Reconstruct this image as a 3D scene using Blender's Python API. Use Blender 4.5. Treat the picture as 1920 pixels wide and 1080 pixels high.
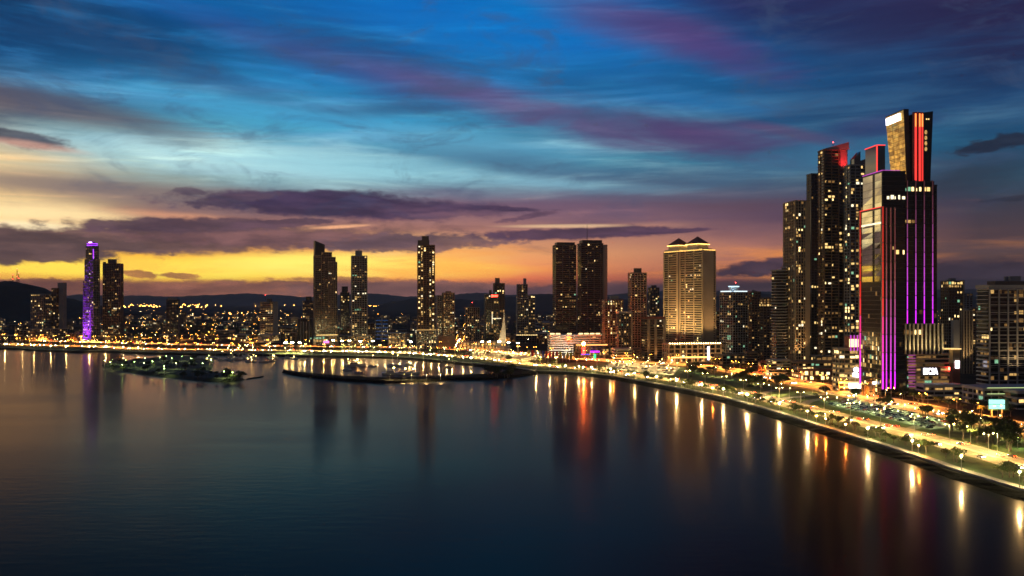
import bpy, bmesh, math, random
from math import radians as R, sin, cos, tan, pi, atan, atan2, sqrt, degrees
from mathutils import Vector, Matrix, Euler

random.seed(7)
for o in list(bpy.data.objects):
    bpy.data.objects.remove(o)
scene = bpy.context.scene
COL = scene.collection

# ------------------------------------------------------------------ camera
F = 1507.0            # focal length in photograph pixels (1920 wide)
CAM_H = 85.0          # eye height above the water, metres
HOR = 562.0           # image row of the horizon
GZ = 3.0              # height of the land
cam_d = bpy.data.cameras.new('camera')
cam = bpy.data.objects.new('camera', cam_d)
COL.objects.link(cam)
cam.location = (0, 0, CAM_H)
cam.rotation_euler = (R(90), 0, 0)
cam_d.sensor_width = 36.0
cam_d.lens = 36.0 * F / 1920.0
cam_d.shift_y = (HOR - 540.0) / 1920.0
cam_d.clip_start = 0.5
cam_d.clip_end = 60000
scene.camera = cam

scene.view_settings.view_transform = 'Standard'
scene.view_settings.look = 'None'
scene.view_settings.exposure = 0.0
scene.view_settings.gamma = 1.0
scene.view_settings.use_curve_mapping = False
scene.render.engine = 'CYCLES'
scene.cycles.max_bounces = 5
scene.cycles.diffuse_bounces = 2
scene.cycles.glossy_bounces = 4
scene.cycles.sample_clamp_indirect = 4.0
scene.cycles.use_light_tree = True
scene.cycles.filter_width = 1.6
scene.cycles.caustics_reflective = False
scene.cycles.caustics_refractive = False


def srgb(r, g, b):
    def f(c):
        c = c / 255.0
        return c / 12.92 if c <= 0.04045 else ((c + 0.055) / 1.055) ** 2.4
    return (f(r), f(g), f(b), 1.0)


def azel(px, py):
    a = atan((px - 960.0) / F)
    e = atan((HOR - py) * cos(a) / F)
    return degrees(a), degrees(e)


# ------------------------------------------------------------------ sky (dusk after sunset)
world = bpy.data.worlds.new('World')
scene.world = world
world.use_nodes = True
nt = world.node_tree
nt.nodes.clear()
LK = nt.links.new


def nd(tp, **kw):
    n = nt.nodes.new(tp)
    for k, v in kw.items():
        setattr(n, k, v)
    return n


def M(op, a, b=None, c=None, clamp=False):
    n = nd('ShaderNodeMath', operation=op)
    n.use_clamp = clamp
    for i, v in enumerate((a, b, c)):
        if v is None:
            continue
        if isinstance(v, (int, float)):
            n.inputs[i].default_value = v
        else:
            LK(v, n.inputs[i])
    return n.outputs[0]


def MR(x, a, b, c=0.0, d=1.0, smooth=True):
    n = nd('ShaderNodeMapRange', interpolation_type='SMOOTHSTEP' if smooth else 'LINEAR')
    LK(x, n.inputs[0])
    for i, v in enumerate((a, b, c, d)):
        n.inputs[i + 1].default_value = v
    return n.outputs[0]


def MIX(f, a, b):
    n = nd('ShaderNodeMix', data_type='RGBA')
    if isinstance(f, (int, float)):
        n.inputs[0].default_value = f
    else:
        LK(f, n.inputs[0])
    for i, v in ((6, a), (7, b)):
        if isinstance(v, tuple):
            n.inputs[i].default_value = v
        else:
            LK(v, n.inputs[i])
    return n.outputs[2]


tc = nd('ShaderNodeTexCoord')
sep = nd('ShaderNodeSeparateXYZ')
LK(tc.outputs['Generated'], sep.inputs[0])
DX, DY, DZ = sep.outputs
AZ = M('MULTIPLY', M('ARCTAN2', DX, DY), 57.29578)
EL = M('MULTIPLY', M('ARCSINE', DZ), 57.29578)
ABSAZ = M('ABSOLUTE', AZ)


def noise(sx, sy, sz, detail=4, rough=0.55, off=(0, 0, 0), dist=0.0, rot=(0, 0, 0)):
    mp = nd('ShaderNodeMapping')
    mp.inputs['Location'].default_value = off
    mp.inputs['Rotation'].default_value = rot
    mp.inputs['Scale'].default_value = (sx, sy, sz)
    LK(tc.outputs['Generated'], mp.inputs[0])
    n = nd('ShaderNodeTexNoise')
    n.inputs['Scale'].default_value = 1.0
    n.inputs['Detail'].default_value = detail
    n.inputs['Roughness'].default_value = rough
    n.inputs['Distortion'].default_value = dist
    LK(mp.outputs[0], n.inputs['Vector'])
    return M('SUBTRACT', n.outputs[0], 0.5)


# tilt the streaks so that they run down to the right as the high cloud does
N_PUFF = noise(22, 22, 60, 6, 0.62, (3, 1, 2))
N_FINE = noise(60, 60, 150, 5, 0.65, (1, 5, 2))
N_MOT = noise(9, 9, 24, 7, 0.68, (8, 1, 4), 0.8, (0, R(8), 0))
N_TEX = noise(9, 9, 60, 6, 0.65, (7, 7, 2), 0.4)
N_WISP = noise(3.8, 3.8, 26, 7, 0.66, (5, 2, 7), 0.7, (0, R(7), 0))
N_WISP2 = noise(4.2, 4.2, 38, 6, 0.6, (9, 2, 3), 0.4, (0, R(5), 0))
N_BIG = noise(2.2, 2.2, 9, 3, 0.5, (2, 8, 1), 0.2, (0, R(12), 0))
N_LOW = noise(5, 5, 62, 6, 0.6, (4, 4, 4), 0.5, (0, R(3), 0))

# vertical colour columns read off the photograph: (row, colour)
COLS = [
    (0, [(0, (8, 46, 84)), (100, (12, 62, 108)), (165, (52, 105, 138)), (205, (76, 78, 90)), (245, (105, 128, 135)), (300, (176, 165, 140)),
         (345, (128, 112, 108)), (395, (255, 222, 160)), (425, (240, 200, 140)), (470, (120, 85, 70)), (500, (242, 165, 50)), (535, (140, 78, 48)), (562, (90, 50, 35))]),
    (270, [(0, (8, 68, 120)), (90, (12, 62, 105)), (165, (36, 108, 155)), (230, (84, 140, 160)), (290, (140, 172, 172)), (330, (140, 150, 142)),
           (370, (126, 108, 105)), (410, (150, 110, 100)), (450, (160, 105, 80)), (485, (255, 205, 50)), (510, (255, 214, 60)), (538, (185, 100, 50)), (562, (100, 58, 42))]),
    (500, [(0, (10, 86, 150)), (80, (14, 76, 128)), (150, (30, 112, 165)), (230, (66, 150, 180)), (300, (120, 182, 198)), (335, (110, 150, 160)),
           (380, (110, 92, 105)), (425, (150, 105, 95)), (465, (215, 150, 85)), (495, (255, 222, 80)), (515, (255, 200, 70)), (537, (180, 95, 55)), (562, (95, 60, 50))]),
    (760, [(0, (8, 98, 174)), (80, (12, 98, 168)), (150, (20, 100, 160)), (230, (50, 135, 175)), (300, (100, 168, 192)), (340, (92, 125, 145)),
           (385, (120, 92, 108)), (430, (165, 115, 102)), (470, (240, 180, 100)), (497, (255, 212, 95)), (520, (250, 160, 75)), (542, (130, 85, 70)), (562, (85, 62, 60))]),
    (980, [(0, (6, 102, 172)), (80, (10, 108, 172)), (160, (25, 92, 145)), (230, (50, 118, 155)), (300, (78, 142, 168)), (340, (80, 105, 132)),
           (385, (112, 86, 106)), (435, (170, 118, 105)), (475, (225, 155, 100)), (500, (240, 150, 90)), (522, (225, 115, 75)), (545, (105, 75, 72)), (562, (75, 60, 62))]),
    (1400, [(0, (30, 40, 92)), (70, (16, 66, 118)), (150, (14, 78, 128)), (230, (34, 72, 108)), (300, (44, 100, 130)), (345, (66, 88, 112)),
            (385, (88, 72, 90)), (430, (140, 98, 98)), (470, (172, 112, 96)), (500, (150, 92, 88)), (530, (72, 52, 60)), (562, (48, 40, 50))]),
    (1850, [(0, (30, 26, 62)), (100, (26, 36, 72)), (190, (24, 60, 100)), (270, (28, 72, 104)), (330, (44, 72, 92)), (380, (52, 54, 68)),
            (440, (74, 58, 64)), (480, (82, 62, 62)), (515, (46, 40, 50)), (562, (34, 32, 40))]),
]


def el_fac():
    return MR(EL, -2.0, 24.0, 0, 1, False)


EF = el_fac()


def column(px, stops):
    cr = nd('ShaderNodeValToRGB')
    r = cr.color_ramp
    r.interpolation = 'LINEAR'
    pts = []
    for row, c in stops:
        e = azel(px, row)[1]
        pts.append(((e + 2.0) / 26.0, srgb(*c)))
    pts.sort(key=lambda p: p[0])
    while len(r.elements) < len(pts):
        r.elements.new(0.5)
    for k, (p, c) in enumerate(pts):
        r.elements[k].position = min(1.0, p)
    for k, (p, c) in enumerate(pts):
        r.elements[k].color = c
    LK(EF, cr.inputs[0])
    return cr.outputs[0]


prev = None
pa = 0
azw = M('ADD', AZ, M('MULTIPLY', N_BIG, 5.0))
for px, st in COLS:
    c = column(px, st)
    a = azel(px, HOR)[0]
    prev = c if prev is None else MIX(MR(azw, pa, a, 0, 1, False), prev, c)
    pa = a
# behind and overhead: the dark eastern side of the dusk sky
back = nd('ShaderNodeValToRGB')
LK(MR(EL, -2, 60, 0, 1, False), back.inputs[0])
back.color_ramp.elements[0].color = srgb(56, 49, 50)
back.color_ramp.elements[1].color = srgb(16, 24, 42)
sky = MIX(MR(AZ, 40, 95), prev, back.outputs[0])
sky = MIX(MR(AZ, -150, -95), back.outputs[0], sky)
sky = MIX(MR(EL, 22, 44, 0, 0.92), sky, srgb(14, 22, 38))

# thin high streaks: darker grey-blue veils and lighter gaps
upper = MR(EL, 6.5, 9.5)
fade_up = MR(EL, 15, 21, 1, 0.55)
sky = MIX(M('MULTIPLY', M('MULTIPLY', MR(N_WISP, -0.04, 0.2), upper), 0.46), sky, srgb(38, 80, 122))
lightmask = M('MULTIPLY', M('MULTIPLY', MR(N_WISP2, -0.05, 0.24), upper), MR(AZ, 2, 22, 0.72, 0.12))
sky = MIX(M('MULTIPLY', lightmask, fade_up), sky, MIX(MR(EL, 8, 16), srgb(160, 205, 214), srgb(40, 130, 195)))
sky = MIX(M('MULTIPLY', M('MULTIPLY', MR(N_BIG, 0.02, 0.2), upper), 0.14), sky, srgb(30, 50, 90))
# low warm streaks between 1 and 6 degrees
lowm = M('MULTIPLY', MR(EL, 0.8, 1.6), MR(EL, 5.5, 7.5, 1, 0))
sky = MIX(M('MULTIPLY', M('MULTIPLY', MR(N_LOW, 0.02, 0.2), lowm), 0.40), sky, srgb(120, 82, 86))
sky = MIX(M('MULTIPLY', M('MULTIPLY', MR(N_LOW, -0.06, -0.22), lowm), MR(AZ, -5, 10, 0.35, 0.0)), sky, srgb(255, 205, 130))


CLOUD = [None]


def streak(px, py, L, T, ang, col, op, soft=0.9, kn=0.5, nz=None, fine=0.0):
    """soft elliptical cloud mass; ang > 0 falls to the right"""
    global sky
    a, e = azel(px, py)
    mp = nd('ShaderNodeMapping', vector_type='TEXTURE')
    cmb = mp_in[0]
    mp.inputs['Location'].default_value = (a, e, 0)
    mp.inputs['Rotation'].default_value = (0, 0, R(-ang))
    k = 0.0365
    mp.inputs['Scale'].default_value = (L * k, T * k, 1)
    tie = nd('ShaderNodeVectorMath', operation='MULTIPLY_ADD')   # evaluates the layers one after another
    LK(sky, tie.inputs[0])
    tie.inputs[1].default_value = (0, 0, 1e-6)
    LK(cmb, tie.inputs[2])
    LK(tie.outputs[0], mp.inputs[0])
    ln = nd('ShaderNodeVectorMath', operation='LENGTH')
    LK(mp.outputs[0], ln.inputs[0])
    d = ln.outputs['Value']
    d = M('ADD', d, M('MULTIPLY', nz or N_PUFF, -kn * (4.5 if nz is None else 4.0)))
    if fine:
        d = M('ADD', d, M('MULTIPLY', N_FINE, -fine * 5))
    m = MR(d, 1.0 + soft * 0.25, 1.0 - soft * 0.75, 0, op)
    if nz is None:
        CLOUD[0] = m if CLOUD[0] is None else M('MAXIMUM', CLOUD[0], m)
    sky = MIX(m, sky, srgb(*col) if isinstance(col, tuple) and len(col) == 3 else col)


cmbn = nd('ShaderNodeCombineXYZ')
LK(AZ, cmbn.inputs[0])
LK(EL, cmbn.inputs[1])
mp_in = [cmbn.outputs[0]]

# the brightest of the afterglow lies just left of the view
streak(-420, 340, 400, 150, -2, (255, 214, 140), 0.92, 1.2, 0.25, N_WISP)
streak(-380, 470, 420, 90, 0, (255, 176, 84), 0.9, 1.0, 0.2, N_WISP)
# pale turquoise openings
streak(420, 300, 420, 40, 4, (176, 214, 218), 0.85, 1.3, 0.5, N_WISP)
streak(700, 320, 330, 30, 3, (140, 196, 210), 0.7, 1.3, 0.5, N_WISP)
streak(1060, 345, 260, 16, 4, (120, 172, 192), 0.6, 1.3, 0.5, N_WISP)
streak(560, 215, 330, 34, 4, (70, 160, 205), 0.65, 1.3, 0.5, N_WISP)
streak(900, 270, 260, 26, 6, (96, 168, 200), 0.6, 1.3, 0.5, N_WISP)
streak(960, 60, 330, 60, 8, (6, 104, 182), 0.7, 1.3, 0.5, N_WISP)
streak(420, 30, 260, 30, 6, (8, 98, 170), 0.6, 1.3, 0.5, N_WISP)
streak(1500, 300, 240, 26, -6, (48, 116, 152), 0.6, 1.3, 0.5, N_WISP)
streak(1300, 190, 200, 24, 10, (18, 96, 152), 0.6, 1.3, 0.5, N_WISP)
# long pink streaks falling to the right
streak(640, 125, 330, 34, 14, (60, 64, 116), 0.6, 1.2, 0.5, N_WISP)
streak(900, 180, 330, 32, 15, (90, 74, 120), 0.7, 1.35, 0.45, N_WISP)
streak(1150, 235, 330, 46, 11, (80, 70, 108), 0.7, 1.2, 0.45, N_WISP)
streak(1300, 262, 170, 36, 6, (72, 54, 98), 0.75, 1.2, 0.45, N_WISP)
streak(1180, 40, 260, 46, 18, (78, 64, 114), 0.7, 1.35, 0.4, N_WISP)
streak(1340, 90, 170, 42, 22, (74, 52, 106), 0.65, 1.2, 0.4, N_WISP)
streak(1490, 250, 130, 12, 16, (80, 60, 96), 0.55, 1.2, 0.3, N_WISP)
streak(1700, 30, 420, 90, 8, (38, 34, 68), 0.6, 1.2, 0.5, N_BIG)
streak(1650, 235, 90, 26, -4, (40, 46, 92), 0.7, 1.2, 0.5, N_WISP)
# grey blue veils
streak(150, 75, 300, 40, 6, (16, 56, 100), 0.45, 1.3, 0.6, N_WISP)
streak(60, 195, 260, 30, 7, (86, 74, 84), 0.75, 1.2, 0.5, N_WISP)
streak(230, 225, 150, 22, 10, (80, 88, 102), 0.5, 1.2, 0.5, N_WISP)
streak(450, 170, 200, 30, 10, (40, 72, 112), 0.55, 1.3, 0.6, N_WISP)
streak(740, 205, 180, 18, -3, (44, 74, 112), 0.6, 1.2, 0.6, N_WISP)
streak(640, 80, 240, 30, 9, (16, 70, 118), 0.6, 1.3, 0.6, N_WISP)
streak(960, 300, 240, 26, 10, (70, 104, 134), 0.45, 1.3, 0.6, N_WISP)
streak(1330, 330, 260, 28, -4, (64, 84, 110), 0.5, 1.3, 0.6, N_WISP)
streak(1800, 330, 180, 40, -10, (40, 46, 62), 0.7, 1.3, 0.6, N_WISP)
streak(1460, 410, 300, 42, 0, (74, 58, 82), 0.7, 1.3, 0.5, N_WISP)
# mauve layer under the blue
streak(190, 355, 360, 24, 2, (126, 110, 108), 0.8, 1.2, 0.4, N_WISP)
streak(50, 398, 190, 22, 1, (255, 224, 165), 0.9, 1.2, 0.3, N_WISP)
streak(330, 405, 140, 10, 3, (226, 158, 118), 0.6, 1.2, 0.3, N_WISP)
streak(40, 425, 120, 12, 0, (255, 236, 190), 0.9, 1.0, 0.2, N_WISP)
streak(1100, 400, 300, 28, 2, (104, 80, 102), 0.6, 1.2, 0.5, N_WISP)
streak(1130, 432, 190, 12, -3, (196, 140, 112), 0.6, 1.2, 0.3, N_WISP)
# yellow afterglow
streak(330, 503, 420, 24, -1, (255, 222, 78), 0.95, 0.8, 0.2, N_LOW)
streak(640, 498, 260, 26, 0, (255, 236, 110), 0.9, 0.8, 0.25, N_LOW)
streak(800, 505, 220, 18, 1, (255, 205, 90), 0.7, 0.9, 0.3, N_LOW)
# amber banding inside the afterglow
band = M('MULTIPLY', MR(EL, 0.9, 1.5), MR(EL, 3.3, 4.6, 1, 0))
sky = MIX(M('MULTIPLY', M('MULTIPLY', MR(N_WISP2, -0.08, 0.16), band), MR(AZ, -24, -4, 0.35, 0.55)), sky, srgb(246, 150, 60))
# big violet-grey bank across the left
streak(160, 452, 640, 30, -3, (98, 76, 76), 0.97, 0.5, 0.28, None, 0.12)
streak(-60, 462, 300, 32, -1, (88, 70, 70), 0.98, 0.3, 0.28, None, 0.1)
streak(560, 448, 330, 17, 0, (112, 82, 84), 0.95, 0.4, 0.35, None, 0.15)
streak(330, 422, 210, 16, -2, (82, 64, 76), 0.94, 0.5, 0.35, None, 0.15)
streak(540, 418, 100, 9, -5, (86, 66, 80), 0.9, 0.4, 0.45, None, 0.2)
streak(780, 455, 190, 20, -2, (98, 78, 86), 0.9, 0.4, 0.4, None, 0.2)
streak(640, 425, 60, 4, -4, (255, 190, 140), 0.6, 0.9, 0.3)
# dark violet lens cloud
streak(640, 387, 330, 26, 1, (62, 50, 76), 0.97, 0.5, 0.22, None, 0.12)
streak(600, 372, 190, 17, -3, (58, 48, 76), 0.94, 0.5, 0.22, None, 0.12)
streak(900, 390, 120, 6, 2, (66, 52, 78), 0.9, 0.5, 0.25, None, 0.12)
streak(420, 376, 90, 10, -8, (72, 60, 78), 0.8, 0.4, 0.5, None, 0.3)
streak(360, 360, 40, 6, 6, (80, 70, 84), 0.7, 0.5, 0.6, None, 0.3)
streak(850, 402, 90, 7, -3, (92, 70, 88), 0.7, 0.6, 0.5, None, 0.3)
streak(980, 408, 60, 6, -10, (90, 68, 88), 0.8, 0.5, 0.6, None, 0.3)
# violet band to the right of it
streak(1090, 437, 220, 13, -1, (74, 56, 78), 0.96, 0.5, 0.3, None, 0.15)
streak(1250, 434, 90, 5, -2, (78, 58, 80), 0.9, 0.4, 0.25, None, 0.12)
streak(1060, 424, 130, 4, 0, (255, 214, 160), 0.5, 1.0, 0.2, N_LOW)
streak(1450, 500, 150, 17, -5, (60, 50, 66), 0.97, 0.4, 0.3, None, 0.15)
streak(1750, 505, 260, 18, 0, (50, 44, 56), 0.9, 0.6, 0.35, None, 0.12)
streak(1830, 465, 200, 16, 0, (84, 66, 68), 0.6, 1.0, 0.4, N_LOW)
# small dark clouds at the edges
streak(30, 256, 80, 16, 8, (62, 66, 80), 0.9, 0.5, 0.3, None, 0.15)
streak(60, 272, 90, 8, 4, (206, 160, 140), 0.5, 1.0, 0.3, N_WISP)
streak(1880, 266, 66, 13, -6, (26, 34, 52), 0.92, 0.5, 0.45, None, 0.25)
streak(1900, 372, 50, 5, -3, (34, 38, 52), 0.8, 0.5, 0.45, None, 0.25)
# low clouds along the horizon
streak(300, 546, 560, 22, 0, (122, 80, 66), 0.92, 0.5, 0.22, None, 0.12)
streak(560, 540, 240, 16, -1, (136, 90, 72), 0.9, 0.4, 0.35, None, 0.2)
streak(780, 544, 300, 18, 0, (112, 80, 76), 0.92, 0.4, 0.25, None, 0.15)
streak(1080, 550, 260, 20, -1, (96, 70, 74), 0.92, 0.5, 0.3, None, 0.15)
streak(60, 535, 110, 14, -3, (124, 78, 62), 0.9, 0.35, 0.4, None, 0.2)
streak(267, 515, 30, 8, 5, (150, 98, 62), 0.9, 0.4, 0.4, None, 0.25)
streak(330, 517, 36, 6, 2, (146, 96, 62), 0.9, 0.4, 0.4, None, 0.25)
streak(640, 524, 120, 6, 0, (150, 98, 70), 0.7, 0.5, 0.5, None, 0.25)
streak(1400, 545, 300, 20, 0, (66, 52, 60), 0.9, 0.7, 0.25, None, 0.12)

# fine streaking of the whole upper sky
fs = nd('ShaderNodeMix', data_type='RGBA', blend_type='MULTIPLY')
LK(M('MULTIPLY', MR(N_LOW, -0.02, 0.22), MR(EL, 3, 7, 0.0, 0.5)), fs.inputs[0])
LK(sky, fs.inputs[6])
fs.inputs[7].default_value = (0.74, 0.76, 0.82, 1)
fl = nd('ShaderNodeMix', data_type='RGBA', blend_type='MULTIPLY')
LK(M('MULTIPLY', MR(N_LOW, 0.0, -0.2), MR(EL, 4, 7, 0.0, 0.8)), fl.inputs[0])
LK(fs.outputs[2], fl.inputs[6])
fl.inputs[7].default_value = (1.55, 1.38, 1.22, 1)
sky = fl.outputs[2]
sky = MIX(M('MULTIPLY', MR(N_MOT, 0.0, 0.2), MR(EL, 4.5, 8, 0, 0.42)), sky, srgb(58, 74, 104))
# billows inside the dark clouds
shade = M('MULTIPLY', MR(M('ADD', N_TEX, M('MULTIPLY', N_PUFF, 0.6)), -0.18, 0.2), CLOUD[0])
darken = nd('ShaderNodeMix', data_type='RGBA', blend_type='MULTIPLY')
LK(M('SUBTRACT', CLOUD[0], shade), darken.inputs[0])
LK(sky, darken.inputs[6])
darken.inputs[7].default_value = (0.72, 0.70, 0.76, 1)
lighten = nd('ShaderNodeMix', data_type='RGBA', blend_type='MULTIPLY')
LK(shade, lighten.inputs[0])
LK(darken.outputs[2], lighten.inputs[6])
lighten.inputs[7].default_value = (1.42, 1.28, 1.22, 1)
sky = lighten.outputs[2]

# a trace of the physical sky adds the last of the real dusk light
nish = nd('ShaderNodeTexSky', sky_type='NISHITA')
nish.sun_disc = False
nish.sun_elevation = R(-2.0)
nish.sun_rotation = R(-24)
bg0 = nd('ShaderNodeBackground')
LK(nish.outputs[0], bg0.inputs[0])
bg0.inputs[1].default_value = 0.008
bg = nd('ShaderNodeBackground')
LK(sky, bg.inputs[0])
LK(M('ADD', 1.24, M('MULTIPLY', MR(EL, 0.5, 5.0, 0.42, 0.0), MR(AZ, -8, 12, 1.0, 0.2))), bg.inputs[1])
ad = nd('ShaderNodeAddShader')
LK(bg.outputs[0], ad.inputs[0])
LK(bg0.outputs[0], ad.inputs[1])
wo = nd('ShaderNodeOutputWorld')
LK(ad.outputs[0], wo.inputs[0])
world.cycles.sampling_method = 'MANUAL'
world.cycles.sample_map_resolution = 512

# the last of the sun, already on the horizon far to the left
sd = bpy.data.lights.new('sun', 'SUN')
sd.energy = 0.02
sd.angle = R(6)
sd.color = (1.0, 0.6, 0.3)
sun = bpy.data.objects.new('sun', sd)
COL.objects.link(sun)
sun.rotation_euler = Euler((R(88), 0, R(24 + 180)))

# ------------------------------------------------------------------ helpers
def depth(py, z=GZ):
    return F * (CAM_H - z) / (py - HOR)


def xw(px, Y):
    return (px - 960.0) / F * Y


def zw(py, Y):
    return CAM_H - (py - HOR) / F * Y


def at(px, py, z=GZ):
    Y = depth(py, z)
    return Vector((xw(px, Y), Y, z))


def topx(v):
    return 960 + F * v[0] / max(1.0, v[1])


def mat(name, c, rough=0.7, c2=None, scale=1.0, metal=0.0, bump=0.0, spec=0.5, detail=4, stretch=(1, 1, 1), coords='Object'):
    m = bpy.data.materials.new(name)
    m.use_nodes = True
    n = m.node_tree.nodes
    l = m.node_tree.links
    p = n['Principled BSDF']
    p.inputs['Base Color'].default_value = (*c[:3], 1)
    p.inputs['Roughness'].default_value = rough
    p.inputs['Metallic'].default_value = metal
    p.inputs['Specular IOR Level'].default_value = spec
    if c2 is not None:
        t = n.new('ShaderNodeTexCoord')
        mp = n.new('ShaderNodeMapping')
        mp.inputs['Scale'].default_value = stretch
        nz = n.new('ShaderNodeTexNoise')
        nz.inputs['Scale'].default_value = scale
        nz.inputs['Detail'].default_value = detail
        r = n.new('ShaderNodeValToRGB')
        r.color_ramp.elements[0].position = 0.35
        r.color_ramp.elements[1].position = 0.65
        r.color_ramp.elements[0].color = (*c[:3], 1)
        r.color_ramp.elements[1].color = (*c2[:3], 1)
        l.new(t.outputs[coords], mp.inputs[0])
        l.new(mp.outputs[0], nz.inputs['Vector'])
        l.new(nz.outputs[0], r.inputs[0])
        l.new(r.outputs[0], p.inputs['Base Color'])
        if bump:
            b = n.new('ShaderNodeBump')
            b.inputs['Strength'].default_value = bump
            b.inputs['Distance'].default_value = 0.3
            l.new(nz.outputs[0], b.inputs['Height'])
            l.new(b.outputs[0], p.inputs['Normal'])
    return m


def emit(name, c, s, sample=False, vary=0.0):
    m = bpy.data.materials.new(name)
    m.use_nodes = True
    n = m.node_tree.nodes
    l = m.node_tree.links
    p = n['Principled BSDF']
    n.remove(p)
    e = n.new('ShaderNodeEmission')
    e.inputs[0].default_value = (*c, 1)
    e.inputs[1].default_value = s
    l.new(e.outputs[0], n['Material Output'].inputs[0])
    if vary:
        t = n.new('ShaderNodeTexCoord')
        v = n.new('ShaderNodeTexVoronoi')
        v.inputs['Scale'].default_value = 0.9
        mr = n.new('ShaderNodeMapRange')
        l.new(t.outputs['Object'], v.inputs['Vector'])
        l.new(v.outputs['Distance'], mr.inputs[0])
        mr.inputs[1].default_value = 0.0
        mr.inputs[2].default_value = 0.8
        mr.inputs[3].default_value = s * (1 + vary)
        mr.inputs[4].default_value = s * (1 - vary)
        l.new(mr.outputs[0], e.inputs[1])
    if not sample:
        m.cycles.emission_sampling = 'NONE'
    else:
        m.cycles.emission_sampling = 'FRONT'
    return m


class MB:
    def __init__(s):
        s.v, s.f, s.m = [], [], []

    def face(s, pts, mi=0):
        k = len(s.v)
        s.v.extend([tuple(p) for p in pts])
        s.f.append(tuple(range(k, k + len(pts))))
        s.m.append(mi)

    def box(s, x0, x1, y0, y1, z0, z1, mi=0, top=None):
        k = len(s.v)
        s.v += [(x0, y0, z0), (x1, y0, z0), (x1, y1, z0), (x0, y1, z0), (x0, y0, z1), (x1, y0, z1), (x1, y1, z1), (x0, y1, z1)]
        for q in ((0, 3, 2, 1), (4, 5, 6, 7), (0, 1, 5, 4), (1, 2, 6, 5), (2, 3, 7, 6), (3, 0, 4, 7)):
            s.f.append(tuple(k + i for i in q))
            s.m.append(mi)

    def hexa(s, lo, hi, mi=0):
        """four bottom and four top points, counter-clockwise"""
        k = len(s.v)
        n = len(lo)
        s.v += [tuple(p) for p in lo] + [tuple(p) for p in hi]
        s.f.append(tuple(k + i for i in range(n - 1, -1, -1)))
        s.m.append(mi)
        s.f.append(tuple(k + n + i for i in range(n)))
        s.m.append(mi)
        for i in range(n):
            j = (i + 1) % n
            s.f.append((k + i, k + j, k + n + j, k + n + i))
            s.m.append(mi)

    def tube(s, a, b, ra, rb=None, n=6, mi=0, cap=True):
        rb = ra if rb is None else rb
        a, b = Vector(a), Vector(b)
        d = (b - a).normalized()
        u = d.orthogonal().normalized()
        w = d.cross(u)
        k = len(s.v)
        for c, r in ((a, ra), (b, rb)):
            for i in range(n):
                t = 2 * pi * i / n
                p = c + (u * cos(t) + w * sin(t)) * r
                s.v.append(tuple(p))
        for i in range(n):
            j = (i + 1) % n
            s.f.append((k + i, k + j, k + n + j, k + n + i))
            s.m.append(mi)
        if cap:
            s.f.append(tuple(k + i for i in range(n - 1, -1, -1)))
            s.m.append(mi)
            s.f.append(tuple(k + n + i for i in range(n)))
            s.m.append(mi)

    def ball(s, c, rx, ry, rz, mi=0, n=6, m=4):
        k = len(s.v)
        c = Vector(c)
        s.v.append(tuple(c + Vector((0, 0, rz))))
        for i in range(1, m):
            ph = pi * i / m
            for j in range(n):
                th = 2 * pi * j / n
                s.v.append(tuple(c + Vector((rx * sin(ph) * cos(th), ry * sin(ph) * sin(th), rz * cos(ph)))))
        s.v.append(tuple(c - Vector((0, 0, rz))))
        last = len(s.v) - 1
        for j in range(n):
            s.f.append((k, k + 1 + j, k + 1 + (j + 1) % n))
            s.m.append(mi)
            for i in range(m - 2):
                a = k + 1 + i * n
                s.f.append((a + j, a + n + j, a + n + (j + 1) % n, a + (j + 1) % n))
                s.m.append(mi)
            a = k + 1 + (m - 2) * n
            s.f.append((a + j, last, a + (j + 1) % n))
            s.m.append(mi)

    def mesh(s, name, mats):
        me = bpy.data.meshes.new(name)
        me.from_pydata(s.v, [], s.f)
        for m in (mats if isinstance(mats, (list, tuple)) else [mats]):
            me.materials.append(m)
        if s.m and max(s.m) > 0:
            me.polygons.foreach_set('material_index', s.m)
        me.update()
        return me

    def build(s, name, mats, parent=None, kind=None):
        if not s.f:
            return None
        o = bpy.data.objects.new(name, s.mesh(name, mats))
        COL.objects.link(o)
        if parent is not None:
            o.parent = parent
        if kind:
            o['kind'] = kind
        return o


LANDMARKS = [(28, 'hilltop masts'), (90, 'stepped block'), (172, 'purple tower'), (215, 'tower beside purple'),
             (324, 'lone slab'), (420, 'marina mouth'), (504, 'terraced block'), (610, 'blade tower'), (673, 'cube topped tower'),
             (745, 'striped office'), (799, 'tall slim tower'), (860, 'receding street'), (942, 'sail monument'),
             (990, 'winged tower'), (1058, 'left black twin'), (1112, 'right black twin'), (1195, 'square topped tower'),
             (1265, 'left pyramid roof'), (1320, 'right pyramid roof'), (1375, 'blue crowned tower'), (1425, 'dim block'), (1467, 'striped black tower'),
             (1515, 'pale ribbed tower'), (1560, 'red topped tower'), (1610, 'entrance canopy'), (1665, 'magenta tower'), (1733, 'letter sign'),
             (1795, 'tan slab'), (1868, 'cyan billboard'), (1925, 'right edge tower')]
ORD = ['first', 'second', 'third', 'fourth', 'fifth', 'sixth', 'seventh', 'eighth', 'ninth', 'tenth', 'eleventh', 'twelfth', 'thirteenth',
       'fourteenth', 'fifteenth', 'sixteenth', 'seventeenth', 'eighteenth', 'nineteenth', 'twentieth', ]
for _t in ('twenty', 'thirty', 'forty', 'fifty', 'sixty'):
    ORD += ['%s-%s' % (_t, w) for w in ('first', 'second', 'third', 'fourth', 'fifth', 'sixth', 'seventh', 'eighth', 'ninth', 'and-last')]
PENDING = []


def empty(name, loc, rz=0.0, sc=1.0):
    o = bpy.data.objects.new(name, None)
    COL.objects.link(o)
    o.location = loc
    o.rotation_euler = (0, 0, rz)
    o.scale = (sc, sc, sc)
    o.empty_display_size = 1
    return o


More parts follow.
